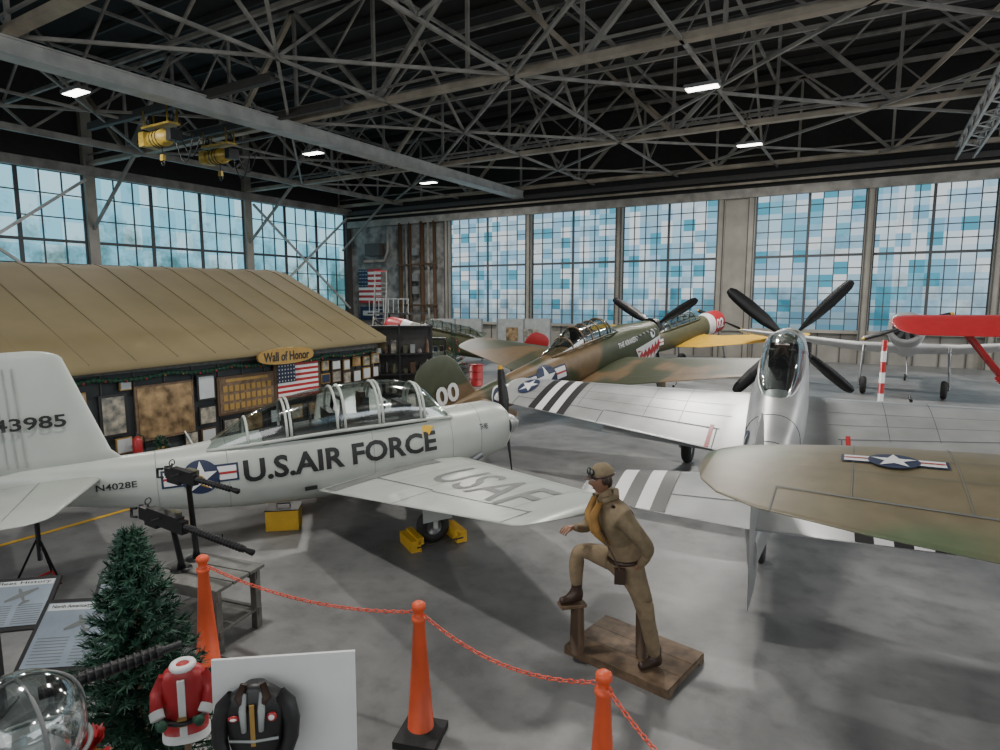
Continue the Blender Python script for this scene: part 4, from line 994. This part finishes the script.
for s in(-1,1):
    fj.path([(s*.10,0,1.37),(s*.145,-.02,1.28),(s*.14,-.09,1.2)],[.040,.040,.034],'red',12);fj.path([(s*.14,-.09,1.21),(s*.125,-.12,1.18)],.040,'pwhite',12)
    fj.ell((s*.10,-.15,1.15),(.03,.025,.035),'green');fj.ell((s*.10-.025,-.15,1.16),(.012,.012,.022),'green')
fj.path([(0,0,0),(0,0,1.0)],.02,'wood',8);fj.path([(0,0,0),(0,0,.04)],.15,'wood',20)
fj.obj('suit',e)
e=empty('poinsettia_plant',site(-2.42,3.32));g=MB();random.seed(5)
g.path([(0,0,0),(0,0,.75)],.12,'gwood',18);g.path([(0,0,.75),(0,0,.95)],[.08,.11],'gold',16)
for k_ in range(60):
    a=random.uniform(0,6.28);el=random.uniform(-.1,1.2);c=Vector((0,0,.98));d=Vector((math.cos(a)*math.cos(el),math.sin(a)*math.cos(el),math.sin(el)));s_=d.cross(Vector((0,0,1))).normalized();L=random.uniform(.13,.19)
    mcol='red' if el>.25 else 'green';pp=[c+d*L*.3,c+d*L*.65+s_*.04,c+d*L,c+d*L*.65-s_*.04];g.add(pp,[(0,1,2,3)],mcol)
g.obj('plant',e)
# ================================================================= BACKGROUND THINGS
flag(None,lambda u,v,o:(-37.6+u,YF-.3-o,3.15+v),2.5,2.8,'american_flag')
g=MB();g.box((-36.3,YF-.25,2.3),(2.4,.08,1.1),'blue');g.box((-36.3,YF-.3,2.3),(1.8,.02,.4),'paper');g.obj('blue_banner_sign')
g=MB()
for x,rr_ in((-32.9,.16),(-32.3,.09),(-31.9,.12),(-30.7,.18),(-30.1,.10),(-29.5,.14)): g.path([(x,YF-.4,0),(x,YF-.4,TF)],rr_,'brown' if rr_>.11 else 'steel',10)
for z in(3,6.2): g.beam((-33.2,YF-.5,z),(-29.2,YF-.5,z),.15,.15,'brown')
for z in(4.2,5.2,7.2): g.box((-31.3,YF-.5,z),(.5,.3,.6),'grey')
g.path([(-36.8,YF-.4,6.6),(-34.6,YF-.4,6.6),(-34.2,YF-.4,7.4),(-34.2,YF-.4,9)],.12,'steel',8)
g.box((-35.6,YF-.45,7.5),(1.6,.6,1.0),'steeldk')
g.obj('wall_pipes')
g=MB()
for x in(-33,-31.5,-30): g.box((x,YF-3.5,1.2),(.1,.1,2.4),'steeldk')
g.box((-31.5,YF-2.5,2.4),(4,2.4,.12),'steeldk')
for k_ in range(9): g.path([(-33.4+.48*k_,YF-3.6,2.4),(-33.4+.48*k_,YF-3.6,3.5)],.03,'lgrey',6)
g.path([(-33.4,YF-3.6,3.5),(-29.5,YF-3.6,3.5)],.04,'lgrey',6)
g.obj('mezzanine_platform')
e=empty('rolling_ladder',site(-8.2,41.5),(0,0,YAW));g=MB()
for s in(-.4,.4):
    g.beam((s,0,.1),(s,1.6,4.6),.06,.1,'grey');g.beam((s,1.6,.1),(s,1.6,5.4),.06,.06,'grey');wheel(g,(s,1.6,.12),.12,.05);wheel(g,(s,0,.12),.12,.05)
for k_ in range(14): q=(k_+1)/15;g.box((0,1.6*q,.1+4.5*q),(.8,.16,.03),'grey')
g.box((0,1.9,4.6),(.85,.7,.05),'grey');g.beam((-.4,1.6,5.4),(.4,1.6,5.4),.05,.05,'red');g.obj('ladder',e)
e=empty('exhibit_shelf',site(-3.5,21.5),(0,0,YAW+.2));g=MB()
for x in(-1.1,0,1.1):
    for y in(-.25,.25): g.box((x,y,1.35),(.06,.06,2.7),'black')
for z in(.3,1.0,1.7,2.65): g.box((0,0,z),(2.3,.6,.05),'black')
random.seed(3)
for z in(.33,1.03,1.73):
    for x in(-.95,-.7,-.45,-.2,.2,.45,.7,.95):
        hh=random.uniform(.12,.5);mm=random.choice(['grey','lgrey','olive','leather','brown','gwood','black','paperb'])
        if random.random()<.5: g.box((x,-.05,z+hh/2),(random.uniform(.10,.2),.25,hh),mm)
        else: g.path([(x,-.05,z),(x,-.05,z+hh*.6),(x,-.05,z+hh)],[.09,.08,.03],mm,12)
g.box((0,.27,1.35),(2.2,.02,2.6),'steeldk');g.obj('shelf',e)
i=0
for r,d,ya in((-4.9,23.5,.5),(-6.3,25.5,.2),(-2.9,25.5,0)):
    e=empty('glass_display_case'+('' if i==0 else '.%03d'%i),site(r,d),(0,0,YAW+ya));i+=1;g=MB()
    g.box((0,0,.45),(1.3,.6,.9),'brown');g.box((0,0,1.95),(1.3,.6,.08),'black')
    for x in(-.63,.63):
        for y in(-.28,.28): g.box((x,y,1.4),(.04,.04,1.05),'black')
    g.box((0,0,1.42),(1.26,.56,.02),'lgrey')
    for x in(-.4,-.1,.25,.5): hh=random.uniform(.15,.4);g.path([(x,0,.9),(x,0,.9+hh*.7),(x,0,.9+hh)],[.1,.08,.03],random.choice(['olive','leather','red','gold','lgrey']),10);g.box((x,0,1.43+hh*.4),(.16,.2,hh*.8),random.choice(['paper','olive','blue','leather']))
    g.obj('case',e)
    g=MB();g.box((0,0,1.4),(1.24,.54,1.0),'glass');g.obj('case_glass',e)
e=empty('oil_drum',site(-1.0,25.5));g=MB();g.path([(0,0,0),(0,0,.88)],.29,'red',24)
for z in(.02,.3,.6,.87): g.torus((0,0,z),(0,0,1),.29,.015,'red',24,6)
g.obj('drum',e)
i=0
for r,d,ya,wd in((-2.6,36.0,0,3.2),(1.4,36.2,.1,3.2),(-10.6,35.5,.1,2.4)):
    p=site(r,d);e=empty('partition_screen'+('' if i==0 else '.%03d'%i),(p.x,p.y,0),(0,0,YAW+ya));i+=1
    g=MB();g.box((0,0,1.3),(wd,.06,2.2),'lgrey')
    for s in(-.5,0,.5): g.box((s*wd*.98,0,1.2),(.08,.1,2.4),'grey');g.box((s*wd*.98,0,.03),(.1,.6,.06),'grey')
    g.box((.4,-.05,1.5),(.9,.02,.6),'paperb');g.box((-.7,-.05,1.5),(.7,.02,.8),'paperg');g.obj('screen',e)
e=empty('striped_safety_pole',site(10.75,17.3));g=MB()
for k_ in range(8): g.path([(0,0,.05+.3*k_),(0,0,.35+.3*k_)],.075,'red' if k_%2 else 'pwhite',14)
g.path([(0,0,0),(0,0,.05)],.25,'black',18);g.obj('pole',e)
g=MB()
g.add([(-10.9,0,.006),(-10.8,0,.006),(-10.8,14,.006),(-10.9,14,.006)],[(0,1,2,3)],'yellow');g.obj('floor_tape_line')
e=empty('fire_extinguisher',(WX+.2,6.35,0));g=MB();g.path([(0,0,.55),(0,0,.6),(0,0,.95),(0,0,1.02)],[.07,.085,.085,.03],'red',16);g.path([(0,0,1.02),(0,0,1.1)],.02,'black',8);g.path([(0,.02,1.05),(.02,.12,1.0),(.02,.13,.7)],.012,'black',6);g.box((-.1,0,.8),(.2,.06,.06),'grey');g.obj('extinguisher',e)
# ================================================================= WORLD & CAMERA
w=bpy.data.worlds.new('World');sc.world=w;w.use_nodes=True
bg=w.node_tree.nodes['Background'];bg.inputs[0].default_value=(.7,.82,.95,1);bg.inputs[1].default_value=.5
cd=bpy.data.cameras.new('Camera');cd.lens=36*.62;cd.sensor_width=36;cd.clip_end=300;cd.clip_start=.05
co=bpy.data.objects.new('Camera',cd);sc.collection.objects.link(co);co.location=(0,0,3.65);co.rotation_euler=(math.radians(90-7.17),0,YAW)
sc.camera=co
